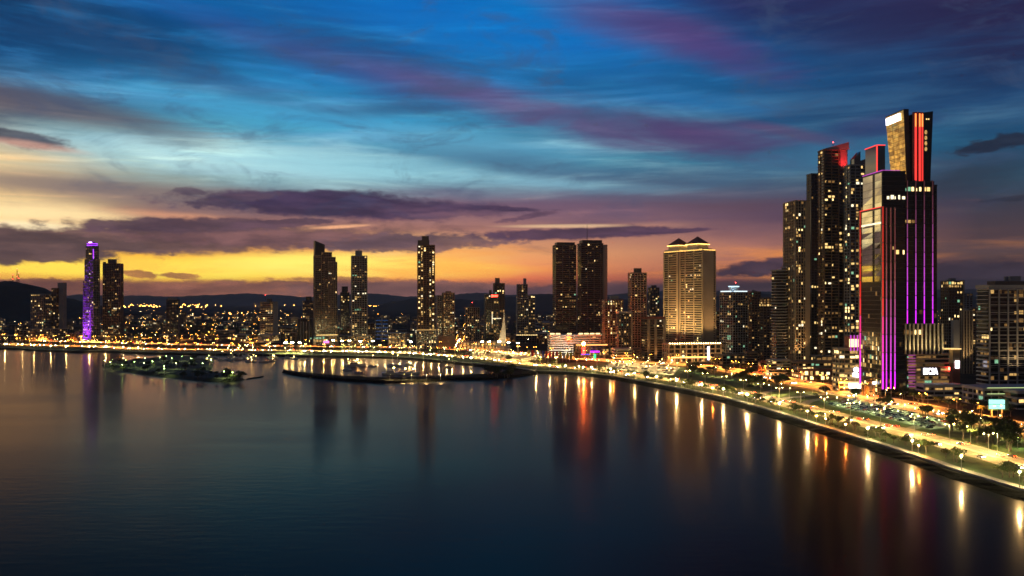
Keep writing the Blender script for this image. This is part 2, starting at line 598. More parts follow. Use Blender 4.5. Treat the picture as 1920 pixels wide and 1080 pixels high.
def tag(o, label, cat, group=None):
    o['label'] = label
    o['category'] = cat
    if group:
        o['group'] = group
    return o


def later(o, base, cat, group, px):
    """label finished at the end, once its neighbours are known"""
    o['category'] = cat
    o['group'] = group
    PENDING.append((o, base, px))
    return o


LONG = []


def finish_labels():
    by = {}
    for o, base, px in PENDING:
        k = min(range(len(LANDMARKS)), key=lambda i: abs(LANDMARKS[i][0] - px))
        by.setdefault((base, k), []).append((px, o))
    for (base, k), lst in by.items():
        lst.sort(key=lambda t: t[0])
        lm = LANDMARKS[k][1]
        for i, (px, o) in enumerate(lst):
            if len(lst) == 1:
                o['label'] = '%s, in line with %s' % (base, lm)
            else:
                o['label'] = '%s, %s from left by %s' % (base, ORD[min(i, len(ORD) - 1)], lm)
            if len(o['label'].replace('-', ' ').split()) > 16:
                LONG.append(o['label'])


def link_copy(o, parent=None):
    c = o.copy()
    COL.objects.link(c)
    if parent is not None:
        c.parent = parent
    return c


def copy_tree(o, parent=None):
    c = link_copy(o, parent)
    for ch in o.children:
        copy_tree(ch, c)
    return c


def struct(o):
    o['kind'] = 'structure'
    return o


# ------------------------------------------------------------------ materials
m_water = bpy.data.materials.new('sea_water')
m_water.use_nodes = True
_n = m_water.node_tree.nodes
_l = m_water.node_tree.links
_p = _n['Principled BSDF']
_p.inputs['Base Color'].default_value = (0.002, 0.006, 0.010, 1)
_p.inputs['IOR'].default_value = 1.25
_p.inputs['Specular Tint'].default_value = (1.0, 0.74, 0.46, 1)
_t = _n.new('ShaderNodeTexCoord')
_mp = _n.new('ShaderNodeMapping')
_mp.inputs['Scale'].default_value = (0.0035, 0.014, 1)
_nz = _n.new('ShaderNodeTexNoise')
_nz.inputs['Scale'].default_value = 1.0
_nz.inputs['Detail'].default_value = 5
_nz.inputs['Distortion'].default_value = 0.6
_mr = _n.new('ShaderNodeMapRange')
_mr.inputs[1].default_value = 0.3
_mr.inputs[2].default_value = 0.7
_mr.inputs[3].default_value = 0.09
_mr.inputs[4].default_value = 0.18
_l.new(_t.outputs['Object'], _mp.inputs[0])
_l.new(_mp.outputs[0], _nz.inputs['Vector'])
_l.new(_nz.outputs[0], _mr.inputs[0])
_gl = _n.new('ShaderNodeBsdfGlossy')
_gl.inputs['Color'].default_value = (0.84, 0.60, 0.44, 1)
_gl2 = _n.new('ShaderNodeBsdfGlossy')
_gl2.inputs['Color'].default_value = (0.64, 0.50, 0.42, 1)
_gl2.inputs['Roughness'].default_value = 0.33
_gm = _n.new('ShaderNodeMixShader')
_gm.inputs[0].default_value = 0.30
_l.new(_gl.outputs[0], _gm.inputs[1])
_l.new(_gl2.outputs[0], _gm.inputs[2])
_fr = _n.new('ShaderNodeFresnel')
_fr.inputs['IOR'].default_value = 1.24
_df = _n.new('ShaderNodeBsdfDiffuse')
_df.inputs['Color'].default_value = (0.004, 0.009, 0.012, 1)
_mx = _n.new('ShaderNodeMixShader')
_l.new(_fr.outputs[0], _mx.inputs[0])
_l.new(_df.outputs[0], _mx.inputs[1])
_l.new(_gm.outputs[0], _mx.inputs[2])
_l.new(_mx.outputs[0], _n['Material Output'].inputs['Surface'])
_l.new(_mr.outputs[0], _gl.inputs['Roughness'])
_mp2 = _n.new('ShaderNodeMapping')
_mp2.inputs['Scale'].default_value = (0.07, 0.26, 1)
_nz2 = _n.new('ShaderNodeTexNoise')
_nz2.inputs['Scale'].default_value = 1.0
_nz2.inputs['Detail'].default_value = 4
_bp = _n.new('ShaderNodeBump')
_bp.inputs['Strength'].default_value = 0.20
_bp.inputs['Distance'].default_value = 0.5
_l.new(_t.outputs['Object'], _mp2.inputs[0])
_l.new(_mp2.outputs[0], _nz2.inputs['Vector'])
_l.new(_nz2.outputs[0], _bp.inputs['Height'])
_l.new(_bp.outputs[0], _gl.inputs['Normal'])
_l.new(_bp.outputs[0], _gl2.inputs['Normal'])
_n.remove(_p)

m_land = mat('city_ground', (0.035, 0.032, 0.028), 0.9, (0.07, 0.06, 0.05), 0.012, coords='Object', spec=0.0)
m_grass = mat('lawn', (0.022, 0.042, 0.010), 0.9, (0.065, 0.10, 0.02), 0.10, bump=0.3, detail=8)
m_asphalt = mat('worn_asphalt', (0.16, 0.155, 0.145), 0.75, (0.24, 0.23, 0.21), 0.25)
m_road2 = mat('avenue_asphalt', (0.13, 0.125, 0.12), 0.75, (0.20, 0.19, 0.18), 0.2)
m_paint = mat('road_paint', (0.75, 0.74, 0.70), 0.6)
m_conc = mat('concrete', (0.30, 0.28, 0.25), 0.85, (0.42, 0.40, 0.36), 0.3)
m_paving = mat('promenade_paving', (0.30, 0.26, 0.20), 0.85, (0.42, 0.37, 0.29), 0.5)
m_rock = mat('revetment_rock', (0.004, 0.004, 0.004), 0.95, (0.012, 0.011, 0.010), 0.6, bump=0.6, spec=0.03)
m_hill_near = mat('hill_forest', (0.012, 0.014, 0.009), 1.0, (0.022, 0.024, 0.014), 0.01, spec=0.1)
m_hill = mat('hazy_far_hill_forest', (0.06, 0.055, 0.045), 1.0, (0.09, 0.08, 0.065), 0.004, spec=0.1)  # paler than real forest: distance haze is put into the colour
m_steel = mat('galvanised_steel', (0.42, 0.42, 0.42), 0.45, metal=0.6)
m_dark_steel = mat('dark_steel', (0.06, 0.06, 0.06), 0.5, metal=0.5)
m_leaf = mat('leaves', (0.028, 0.05, 0.014), 0.75, (0.07, 0.10, 0.028), 0.6, spec=0.2)
m_leaf2 = mat('olive_leaves', (0.045, 0.055, 0.018), 0.75, (0.09, 0.10, 0.035), 0.6, spec=0.2)
m_palm = mat('palm_leaves', (0.05, 0.075, 0.02), 0.65, (0.10, 0.12, 0.04), 0.8, spec=0.3)
m_bark = mat('bark', (0.09, 0.07, 0.05), 0.95, (0.16, 0.13, 0.10), 2.0)

WALL = {
    'tan': mat('tan_render', (0.42, 0.32, 0.20), 0.85, (0.50, 0.39, 0.26), 0.05),
    'cream': mat('cream_render', (0.52, 0.47, 0.38), 0.85, (0.60, 0.54, 0.44), 0.05),
    'grey': mat('grey_render', (0.30, 0.29, 0.28), 0.85, (0.38, 0.37, 0.35), 0.05),
    'dark': mat('dark_cladding', (0.11, 0.095, 0.08), 0.6, (0.15, 0.13, 0.11), 0.05),
    'brown': mat('brown_render', (0.20, 0.13, 0.08), 0.85, (0.27, 0.18, 0.11), 0.05),
    'white': mat('white_concrete', (0.62, 0.60, 0.55), 0.8, (0.72, 0.69, 0.63), 0.05),
    'rust': mat('red_brown_panel', (0.30, 0.09, 0.05), 0.8, (0.38, 0.13, 0.07), 0.08),
    'black': mat('black_cladding', (0.035, 0.032, 0.032), 0.45, (0.05, 0.046, 0.044), 0.05),
}
GLASS = {
    'dark': mat('dark_window_glass', (0.012, 0.013, 0.015), 0.12, spec=0.6),
    'blue': mat('blue_window_glass', (0.012, 0.020, 0.035), 0.10, spec=0.9),
    'mirror': mat('mirror_glass', (0.62, 0.58, 0.50), 0.03, metal=1.0),
    'tint': mat('tinted_mirror_glass', (0.17, 0.17, 0.18), 0.05, metal=1.0),
    'green': mat('green_window_glass', (0.010, 0.022, 0.018), 0.12, spec=0.8),
}
# lit windows: ember, dim, mid, bright, hot, cool, white
LIT = [emit('window_ember', (1.0, 0.50, 0.17), 0.08, vary=0.5),
       emit('window_dim', (1.0, 0.52, 0.16), 0.28, vary=0.4),
       emit('window_mid', (1.0, 0.58, 0.18), 0.75, vary=0.4),
       emit('window_bright', (1.0, 0.64, 0.22), 1.6, vary=0.3),
       emit('window_hot', (1.0, 0.70, 0.28), 3.0, vary=0.2),
       emit('window_cool', (0.45, 1.0, 0.60), 0.6, vary=0.4),
       emit('window_white', (1.0, 0.86, 0.55), 1.9, vary=0.3)]
m_red_led = emit('red_led', (1.0, 0.03, 0.02), 3.0, True)
m_red_dot = emit('aviation_light', (1.0, 0.05, 0.04), 30.0, True)
m_bulb_amber = emit('amber_lamp_bulb', (1.0, 0.36, 0.04), 70.0, False)
m_bulb_white = emit('warm_white_lamp_bulb', (1.0, 0.66, 0.20), 80.0, False)
m_bulb_green = emit('greenish_lamp_bulb', (0.62, 1.0, 0.26), 60.0, False)
m_bulb_flood = emit('floodlight_bulb', (1.0, 0.84, 0.34), 240.0, True)
m_bulb_far = emit('far_amber_lamp_bulb', (1.0, 0.36, 0.05), 90.0, False)
m_head = emit('headlight_lens', (1.0, 0.78, 0.38), 320.0, False)
m_tail = emit('taillight_lens', (1.0, 0.04, 0.01), 60.0, False)


# ------------------------------------------------------------------ building kit
def foot(x0, x1, Y, rot, xc=None, side='L', asp=0.7, d=None):
    """footprint whose outline spans columns x0..x1; xc is the column of the near corner.
    returns centre x, centre y, width, depth (rot in degrees)"""
    t = R(rot)
    c, s = cos(t), sin(t)
    u0, u1 = (x0 - 960) / F, (x1 - 960) / F
    if xc is not None:
        uc = (xc - 960) / F
        C = Vector((uc * Y, Y))
        ax, ay = Vector((c, s)), Vector((-s, c))
        if side == 'L':
            w = (u1 * Y - C.x) / (c - u1 * s)
            dd = d or (C.x - u0 * Y) / (s + u0 * c)
            if dd < 4 or dd > 90:
                dd = max(6.0, w * asp)
            P = C + ax * (w / 2) + ay * (dd / 2)
        else:
            w = (C.x - u0 * Y) / (c - u0 * s)
            q = (s + u1 * c)
            dd = d or ((C.x - u1 * Y) / q if abs(q) > 1e-6 else 0)
            if dd < 4 or dd > 90:
                dd = max(6.0, w * asp)
            P = C - ax * (w / 2) + ay * (dd / 2)
        return P.x, P.y, w, dd
    w = (u1 - u0) * Y * 0.8
    X = (u0 + u1) / 2 * Y
    for _ in range(25):
        dd = d if d else w * asp
        us = []
        for a in (-0.5, 0.5):
            for b in (-0.5, 0.5):
                p = (X + a * w * c - b * dd * s, Y + a * w * s + b * dd * c)
                us.append(p[0] / p[1])
        w *= min(1.5, max(0.6, (u1 - u0) / (max(us) - min(us))))
        X += ((u0 + u1) / 2 - (max(us) + min(us)) / 2) * Y
    return X, Y, w, dd


class Building:
    def __init__(s, name, label, cat, x0, x1, base, rot=0.0, Y=None, group=None, **kw):
        s.Y = Y or depth(base)
        s.rot = rot
        fx = foot(x0, x1, s.Y, rot, **kw)
        s.main = fx
        s.root = empty(name, (fx[0], fx[1], GZ), R(rot))
        if label:
            tag(s.root, label, cat, group)
        s.px = (x0 + x1) / 2
        s.rng = random.Random(int(x0 * 7 + x1 * 3 + base))

    def local(s, x, y):
        t = R(s.rot)
        dx, dy = x - s.main[0], y - s.main[1]
        return dx * cos(t) + dy * sin(t), -dx * sin(t) + dy * cos(t)

    def vol(s, x0, x1, top, bot=None, dY=0.0, **kw):
        """a block of the building by its columns and rows; returns a local box"""
        Y = s.Y + dY
        X, Yc, w, d = foot(x0, x1, Y, s.rot, **kw)
        cx, cy = s.local(X, Yc)
        z1 = zw(top, Y) - GZ
        z0 = 0.0 if bot is None else max(0.0, zw(bot, Y) - GZ)
        return [cx - w / 2, cx + w / 2, cy - d / 2, cy + d / 2, z0, z1]

    def mainvol(s, top, bot=None):
        w, d = s.main[2], s.main[3]
        return [-w / 2, w / 2, -d / 2, d / 2, 0.0 if bot is None else max(0.0, zw(bot, s.Y) - GZ), zw(top, s.Y) - GZ]

    def solid(s, b, wall='grey', name='wall', inset=0.0):
        m = MB()
        m.box(b[0] + inset, b[1] - inset, b[2] + inset, b[3] - inset, b[4], b[5])
        return m.build(name, WALL[wall] if isinstance(wall, str) else wall, s.root)

    def facade(s, b, wall='grey', glass='dark', fh=3.3, bw=3.6, slab=0.9, out=0.35, pier=0.5, pout=0.5, every=1,
               lit=0.10, pal=(4, 3, 2, 2, 1, 0.6, 0.5), singles=False, run=0.15, wfill=0.8, sides='FLRB', name='', roof=True,
               corner=0.0, litfn=None, stagger=0.0, core=True):
        x0, x1, y0, y1, z0, z1 = b
        rng = s.rng
        if s.Y > 1000:
            pal = (pal[0] * 1.6 + 1, pal[1] * 1.8 + 1, pal[2] * 1.2, pal[3], pal[4] * 0.8) + tuple(pal[5:])
            lit *= 1.25
            wfill *= 0.8
        W, D, H = x1 - x0, y1 - y0, z1 - z0
        nf = max(1, int(round(H / fh)))
        fh = H / nf
        if core:
            g = MB()
            g.box(x0, x1, y0, y1, z0, z1)
            g.build('glazing', GLASS[glass], s.root)
        if slab > 0:
            m = MB()
            for i in range(nf + 1):
                z = z0 + i * fh
                o = out + (stagger * ((i % 2) * 1.0))
                m.box(x0 - o, x1 + o, y0 - o, y1 + o, z - slab * 0.5, z + slab * 0.5)
            m.build('floor_band', WALL[wall], s.root, 'stuff')
        nx = max(1, int(round(W / bw)))
        ny = max(1, int(round(D / bw)))
        if pier > 0:
            m = MB()
            for i in range(0, nx + 1, every):
                x = x0 + W * i / nx
                p = pier + (corner if i in (0, nx) else 0)
                for yy, sg in ((y0, -1), (y1, 1)):
                    m.box(x - p / 2, x + p / 2, min(yy, yy + sg * pout), max(yy, yy + sg * pout), z0, z1 + 0.3)
            for i in range(0, ny + 1, every):
                y = y0 + D * i / ny
                p = pier + (corner if i in (0, ny) else 0)
                for xx, sg in ((x0, -1), (x1, 1)):
                    m.box(min(xx, xx + sg * pout), max(xx, xx + sg * pout), y - p / 2 - 0.004, y + p / 2 + 0.004, z0, z1 + 0.31)
            m.build('pier', WALL[wall], s.root, 'stuff')
        if roof:
            m = MB()
            m.box(x0 - out - 0.05, x1 + out + 0.05, y0 - out - 0.05, y1 + out + 0.05, z1 + slab * 0.5 + 0.01, z1 + slab * 0.5 + 0.8)
            m.build('roof', WALL[wall], s.root)
        # lit windows
        if lit > 0 or litfn:
            lm = MB()
            tot = sum(pal)
            count = 0
            cells = []
            for side in sides:
                nb = nx if side in 'FB' else ny
                for i in range(nf):
                    j = 0
                    while j < nb:
                        pr = lit
                        if litfn:
                            pr = litfn(side, i / max(1, nf - 1), j / max(1, nb - 1), i, j)
                        if rng.random() < pr:
                            r = rng.random() * tot
                            k = 0
                            while k < len(pal) - 1 and r > pal[k]:
                                r -= pal[k]
                                k += 1
                            n = 1
                            while rng.random() < run and j + n < nb:
                                n += 1
                            for q in range(n):
                                cells.append((side, i, j + q, nb, k))
                            j += n
                        else:
                            j += 1
            off = 0.07
            for side, i, j, nb, k in cells:
                hh = fh - slab
                za = z0 + i * fh + slab * 0.5 + 0.02
                zb = za + hh * (0.96 if rng.random() < 0.6 else 0.7)
                L = W if side in 'FB' else D
                a0 = (j + (1 - wfill) / 2) / nb * L
                a1 = (j + (1 + wfill) / 2) / nb * L
                if rng.random() < 0.5:
                    a1 = a0 + (a1 - a0) * rng.uniform(0.35, 0.85)
                if side == 'F':
                    q = [(x0 + a0, y0 - off, za), (x0 + a1, y0 - off, za), (x0 + a1, y0 - off, zb), (x0 + a0, y0 - off, zb)]
                elif side == 'B':
                    q = [(x0 + a1, y1 + off, za), (x0 + a0, y1 + off, za), (x0 + a0, y1 + off, zb), (x0 + a1, y1 + off, zb)]
                elif side == 'L':
                    q = [(x0 - off, y0 + a1, za), (x0 - off, y0 + a0, za), (x0 - off, y0 + a0, zb), (x0 - off, y0 + a1, zb)]
                else:
                    q = [(x1 + off, y0 + a0, za), (x1 + off, y0 + a1, za), (x1 + off, y0 + a1, zb), (x1 + off, y0 + a0, zb)]
                if singles and k >= 2 and side in 'FL' and count < 90:
                    o1 = MB()
                    o1.face(q)
                    o1.build('lit_window', LIT[k], s.root)
                    count += 1
                else:
                    lm.face(q, k)
            lm.build('lit_window_run', LIT, s.root, 'stuff')
        return b

    def clutter(s, b, n=4, h=2.5, wall='grey'):
        """plant rooms and tanks on a roof"""
        rng = s.rng
        W, D = b[1] - b[0], b[3] - b[2]
        for _ in range(n):
            w, d = W * rng.uniform(0.12, 0.3), D * rng.uniform(0.12, 0.35)
            x, y = rng.uniform(b[0] + w, b[1] - w), rng.uniform(b[2] + d, b[3] - d)
            m = MB()
            m.box(x - w / 2, x + w / 2, y - d / 2, y + d / 2, b[5] + 0.3, b[5] + 0.8 + h * rng.uniform(0.5, 1.3))
            m.build('plant_room', WALL[wall], s.root)

    def mast(s, x, y, z, h, r=0.35, red=True):
        m = MB()
        m.tube((x, y, z), (x, y, z + h), r, r * 0.4, 5)
        for k in range(3):
            m.tube((x - 1.2, y, z + h * (0.3 + 0.2 * k)), (x + 1.2, y, z + h * (0.3 + 0.2 * k)), 0.12, n=4)
        a = m.build('antenna', m_dark_steel, s.root)
        if red:
            q = MB()
            q.ball((x, y, z + h + 0.4), 0.5, 0.5, 0.5)
            q.build('aviation_light', m_red_dot, a)

    def strip(s, pts, w, mats, name='light_strip', stuff=False, dp=0.25):
        """a lit tube that runs through local points, one material for each span"""
        for k in range(len(pts) - 1):
            m = MB()
            m.tube(pts[k], pts[k + 1], w / 2, n=6)
            m.build(name, mats[min(k, len(mats) - 1)], s.root)


def text_mesh(body, size, extrude=0.1):
    cu = bpy.data.curves.new('lettering', 'FONT')
    cu.body = body
    cu.size = size
    cu.extrude = extrude
    cu.align_x = 'CENTER'
    cu.align_y = 'CENTER'
    cu.offset = size * 0.02
    o = bpy.data.objects.new('lettering', cu)
    COL.objects.link(o)
    bpy.context.view_layer.update()
    me = bpy.data.meshes.new_from_object(o.evaluated_get(bpy.context.evaluated_depsgraph_get()))
    bpy.data.objects.remove(o)
    return me


# ------------------------------------------------------------------ sea, land, shore
def catmull(pts, n=6):
    out = []
    P = [pts[0]] + list(pts) + [pts[-1]]
    for i in range(1, len(P) - 2):
        a, b, c, d = P[i - 1], P[i], P[i + 1], P[i + 2]
        for k in range(n):
            t = k / n
            out.append(0.5 * ((2 * b) + (c - a) * t + (2 * a - 5 * b + 4 * c - d) * t * t + (3 * b - a - 3 * c + d) * t ** 3))
    out.append(pts[-1])
    return out


def resample(pts, step):
    out = [pts[0].copy()]
    acc = 0.0
    for a, b in zip(pts, pts[1:]):
        L = (b - a).length
        while acc + L >= step:
            t = (step - acc) / L
            a = a.lerp(b, t)
            out.append(a.copy())
            L = (b - a).length
            acc = 0.0
        acc += L
    return out


def offset(pts, d):
    """shift a flat line to its left by d"""
    out = []
    for i, p in enumerate(pts):
        a = pts[max(0, i - 1)]
        b = pts[min(len(pts) - 1, i + 1)]
        t = (b - a)
        t.z = 0
        t.normalize()
        out.append(p + Vector((-t.y, t.x, 0)) * d)
    return out


def ribbon(name, pts, w, z, m, h=0.0, parent=None, edge=0.0):
    a, b = offset(pts, w / 2 + edge), offset(pts, -w / 2 + edge)
    mb = MB()
    for i in range(len(pts) - 1):
        q = [Vector((p.x, p.y, z)) for p in (b[i], b[i + 1], a[i + 1], a[i])]
        if h:
            mb.hexa([p - Vector((0, 0, h)) for p in q], q)
        else:
            mb.face(q)
    return mb.build(name, m, parent)


sea = MB()
sea.face([(-30000, -8000, 0), (30000, -8000, 0), (30000, 30000, 0), (-30000, 30000, 0)])
struct(sea.build('sea_water', m_water))

SHORE_PX = [(0, 652), (40, 654), (40.5, 658), (110, 658), (190, 657), (260, 660), (340, 662), (430, 663), (500, 664), (560, 666), (640, 667),
            (700, 668), (760, 670), (830, 676), (900, 683), (960, 689), (1000, 695), (1060, 697), (1130, 703), (1185, 712), (1240, 722), (1340, 742), (1430, 767),
            (1530, 798), (1620, 826), (1700, 851), (1790, 882), (1860, 903), (1920, 921)]
SHORE_PX[1:4] = [(60, 655), (150, 658)]
shore = [at(x, y, GZ) for x, y in SHORE_PX]
shore = [Vector((-9000, 1150, GZ)), Vector((-3000, 1330, GZ)), Vector((-1300, 1400, GZ))] + shore
shore = catmull(shore, 5)
shore += [Vector((236, 300, GZ)), Vector((262, 180, GZ)), Vector((310, 40, GZ)), Vector((420, -200, GZ)), Vector((900, -700, GZ)), Vector((9000, -1500, GZ))]
land = MB()
for a, b in zip(shore, shore[1:]):
    if b.x <= a.x:
        continue
    land.face([a, b, (b.x, 26000, GZ), (a.x, 26000, GZ)])
    land.face([(a.x, a.y, -3), (b.x, b.y, -3), b, a])
struct(land.build('ground', m_land))

# ------------------------------------------------------------------ shore works
near_i = [i for i, p in enumerate(shore) if p.y > 0 and p.x > -1500]
line = resample(shore[near_i[0]:near_i[-1] + 1], 6.0)
rr = random.Random(3)
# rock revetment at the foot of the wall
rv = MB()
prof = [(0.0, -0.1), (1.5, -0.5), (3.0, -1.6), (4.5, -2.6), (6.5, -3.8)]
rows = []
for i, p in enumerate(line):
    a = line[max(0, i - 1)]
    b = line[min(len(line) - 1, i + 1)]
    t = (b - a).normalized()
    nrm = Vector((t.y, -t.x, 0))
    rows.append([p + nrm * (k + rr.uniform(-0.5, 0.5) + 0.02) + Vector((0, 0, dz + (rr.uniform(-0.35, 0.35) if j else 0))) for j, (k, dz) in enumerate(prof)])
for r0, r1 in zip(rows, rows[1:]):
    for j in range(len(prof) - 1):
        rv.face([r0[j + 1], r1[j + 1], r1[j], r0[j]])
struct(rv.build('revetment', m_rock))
# lawn strip, promenade path and parapet
struct(ribbon('lawn', line, 46, GZ + 0.05, m_grass, edge=23.6))
struct(ribbon('promenade', line, 5.0, GZ + 0.10, m_paving, edge=4.5))
pp = resample(line, 8)
par = MB()
qa, qb = offset(line, 0.3), offset(line, 0.75)
for i in range(len(line) - 1):
    lo = [qa[i], qa[i + 1], qb[i + 1], qb[i]]
    par.hexa([Vector((v.x, v.y, GZ)) for v in lo], [Vector((v.x, v.y, GZ + 0.8)) for v in lo])
tag(par.build('seawall_parapet', m_conc), 'long pale concrete parapet edging the whole waterfront promenade', 'wall')


# ------------------------------------------------------------------ roads
def world_line(px, z=GZ, n=6):
    return catmull([at(x, y, z) for x, y in px], n)


COAST_PX = [(0, 645), (120, 648.5), (187, 650.5), (243, 653.5), (306, 655), (400, 656), (514, 657), (600, 658.5), (700, 660), (780, 663), (860, 668), (930, 675), (1000, 684),
            (1050, 688), (1124, 694), (1186, 703), (1267, 713), (1339, 726), (1391, 736), (1454, 752), (1539, 773), (1620, 793), (1700, 812), (1764, 829), (1840, 850), (1920, 873)]
coast = world_line(COAST_PX)
e = coast[-1]
coast += [Vector((e.x + 14, e.y - 90, GZ)), Vector((e.x + 40, e.y - 190, GZ))]
coast = resample(coast, 8.0)
struct(ribbon('road', coast, 9.5, GZ + 0.15, m_asphalt, edge=6.4))
struct(ribbon('road', coast, 9.5, GZ + 0.15, m_asphalt, edge=-6.4))
struct(ribbon('median', coast, 3.0, GZ + 0.27, m_conc, h=0.2))
AVE_PX = [(0, 637), (120, 640), (300, 645), (420, 647), (514, 649), (620, 650), (760, 652), (880, 656), (960, 662), (1040, 668), (1110, 674), (1200, 680), (1270, 683),
          (1324, 688), (1384, 697), (1447, 708), (1502, 719), (1558, 730), (1600, 740), (1641, 749), (1723, 765), (1784, 777), (1850, 789), (1920, 803)]
ave = world_line(AVE_PX)
e = ave[-1]
ave += [Vector((e.x + 10, e.y - 120, GZ)), Vector((e.x + 40, e.y - 260, GZ))]
ave = resample(ave, 9.0)
struct(ribbon('avenue', ave, 13.0, GZ + 0.13, m_road2, edge=8.6))
struct(ribbon('avenue', ave, 13.0, GZ + 0.13, m_road2, edge=-8.6))
struct(ribbon('median', ave, 3.4, GZ + 0.25, m_conc, h=0.2))
struct(ribbon('pavement', ave, 5.0, GZ + 0.24, m_conc, h=0.15, edge=18.2))
struct(ribbon('pavement', ave, 3.0, GZ + 0.24, m_conc, h=0.15, edge=-17.2))
for e_ in (11.6, -11.6):
    struct(ribbon('kerb', coast, 0.5, GZ + 0.28, m_conc, h=0.2, edge=e_))
for pxs in ([(1424, 741), (1446, 733), (1490, 729), (1540, 728), (1575, 734)], [(1454, 749), (1500, 744), (1550, 739), (1600, 742)],
            [(1500, 764), (1520, 752), (1560, 745)], [(1700, 806), (1745, 795), (1800, 790), (1850, 795), (1900, 812)]):
    struct(ribbon('link_road', resample(world_line(pxs), 6), 7.0, GZ + 0.11, m_asphalt))
# a straight street running away inland, bright with lamps
STREET = [at(857, 652), at(870, 625), at(876, 612)]
STREET = resample(STREET, 38)
struct(ribbon('street', STREET, 14, GZ + 0.09, m_road2))
mk = MB()
for base, offs, gap in ((coast, (3.3 - 0 + 3.1, -6.4), 3), (ave, (6.4, 10.8, -6.4, -10.8), 3)):
    for o_ in offs:
        ln = offset(base, o_)
        for i in range(0, len(ln) - 1, 2):
            if ln[i].y > 1000:
                continue
            a, b = ln[i], ln[i].lerp(ln[i + 1], 0.45)
            t = (b - a).normalized()
            nn = Vector((-t.y, t.x, 0)) * 0.12
            z = GZ + 0.19
            mk.face([(p.x, p.y, z) for p in (a - nn, b - nn, b + nn, a + nn)])
struct(mk.build('lane_marking', m_paint))
# middle park between the roads, and the car parks
park_px = [(1000, 683), (1100, 690), (1186, 700), (1267, 709), (1339, 721), (1454, 747), (1539, 768), (1620, 788), (1764, 824), (1920, 866), (1990, 890), (1990, 822), (1920, 808), (1784, 781),
           (1641, 753), (1558, 735), (1502, 723), (1447, 713), (1384, 701), (1324, 692), (1270, 687), (1200, 684), (1110, 678)]
pm = MB()
pts = [at(x, y, GZ + 0.03) for x, y in park_px]
from mathutils.geometry import tessellate_polygon
for t3 in tessellate_polygon([pts]):
    tri = [pts[i] for i in t3]
    if (tri[1] - tri[0]).cross(tri[2] - tri[0]).z < 0:
        tri.reverse()
    pm.face(tri)
struct(pm.build('park_lawn', m_grass))


def patch(name, corners, z, m):
    mb = MB()
    mb.face([(p.x, p.y, z) for p in corners])
    if (corners[1] - corners[0]).cross(corners[2] - corners[0]).z < 0:
        mb.f[0] = tuple(reversed(mb.f[0]))
    return struct(mb.build(name, m))


LOT1 = [at(1552, 759), at(1745, 806), at(1800, 797), at(1600, 750)]
LOT2 = [at(1128, 690), at(1262, 704), at(1275, 689), at(1150, 678)]
patch('car_park', LOT1, GZ + 0.07, m_asphalt)
patch('car_park', LOT2, GZ + 0.07, m_paving)
patch('plaza', [at(890, 671), at(1000, 681), at(1010, 668), at(880, 658)], GZ + 0.07, m_paving)
patch('lawn', [at(20, 650), at(230, 652), at(230, 645), at(0, 644)], GZ + 0.04, m_grass)

# ------------------------------------------------------------------ breakwater and marina island
def mound(name, outline, z0, ztop, m, inset=5.0, jit=0.6, seed=1):
    r = random.Random(seed)
    n = len(outline)
    c = sum(outline, Vector()) / n
    mb = MB()
    lo, hi = [], []
    for i, p in enumerate(outline):
        a, b = outline[i - 1], outline[(i + 1) % n]
        t = (b - a).normalized()
        nn = Vector((-t.y, t.x, 0))
        lo.append(Vector((p.x, p.y, z0)))
        q = p + nn * inset
        hi.append(Vector((q.x + r.uniform(-jit, jit), q.y + r.uniform(-jit, jit), ztop + r.uniform(-jit, jit) * 0.4)))
    for i in range(n):
        j = (i + 1) % n
        mb.face([lo[i], lo[j], hi[j], hi[i]])
    for t3 in tessellate_polygon([hi]):
        tri = [hi[i] for i in t3]
        if (tri[1] - tri[0]).cross(tri[2] - tri[0]).z < 0:
            tri.reverse()
        mb.face(tri)
    return struct(mb.build(name, m))


isl_px = [(186, 686), (215, 694), (260, 702), (310, 708), (370, 714), (420, 717), (458, 714), (462, 710), (430, 705), (400, 698), (402, 690), (398, 678), (360, 671), (300, 672), (240, 678), (205, 682)]
isl = [at(x, y, 0) for x, y in isl_px]
isl = resample(catmull(isl + [isl[0]], 4), 9)
m_island = mat('island_ground', (0.02, 0.024, 0.012), 0.95, (0.05, 0.045, 0.03), 0.05)
mound('island', isl, -1.5, 3.0, m_island, 7.0, 0.8, 4)
bw_px = [(526, 699), (560, 706), (620, 713), (690, 718), (740, 719), (800, 716), (860, 713), (905, 713), (960, 709), (1000, 704), (1012, 700), (1010, 694), (975, 697), (940, 702), (905, 704),
         (860, 706), (800, 709), (740, 711), (690, 710), (620, 706), (560, 700), (532, 696)]
bwo = [at(x, y, 0) for x, y in bw_px]
bwo = resample(catmull(bwo + [bwo[0]], 3), 7)
mound('breakwater', bwo, -1.5, 2.6, m_rock, 3.5, 0.8, 9)
jet = [at(462, 712, 0), at(490, 708, 0), at(494, 706, 0), at(466, 710, 0)]
mound('jetty', jet, -1.0, 0.8, m_rock, 0.5, 0.1, 2)

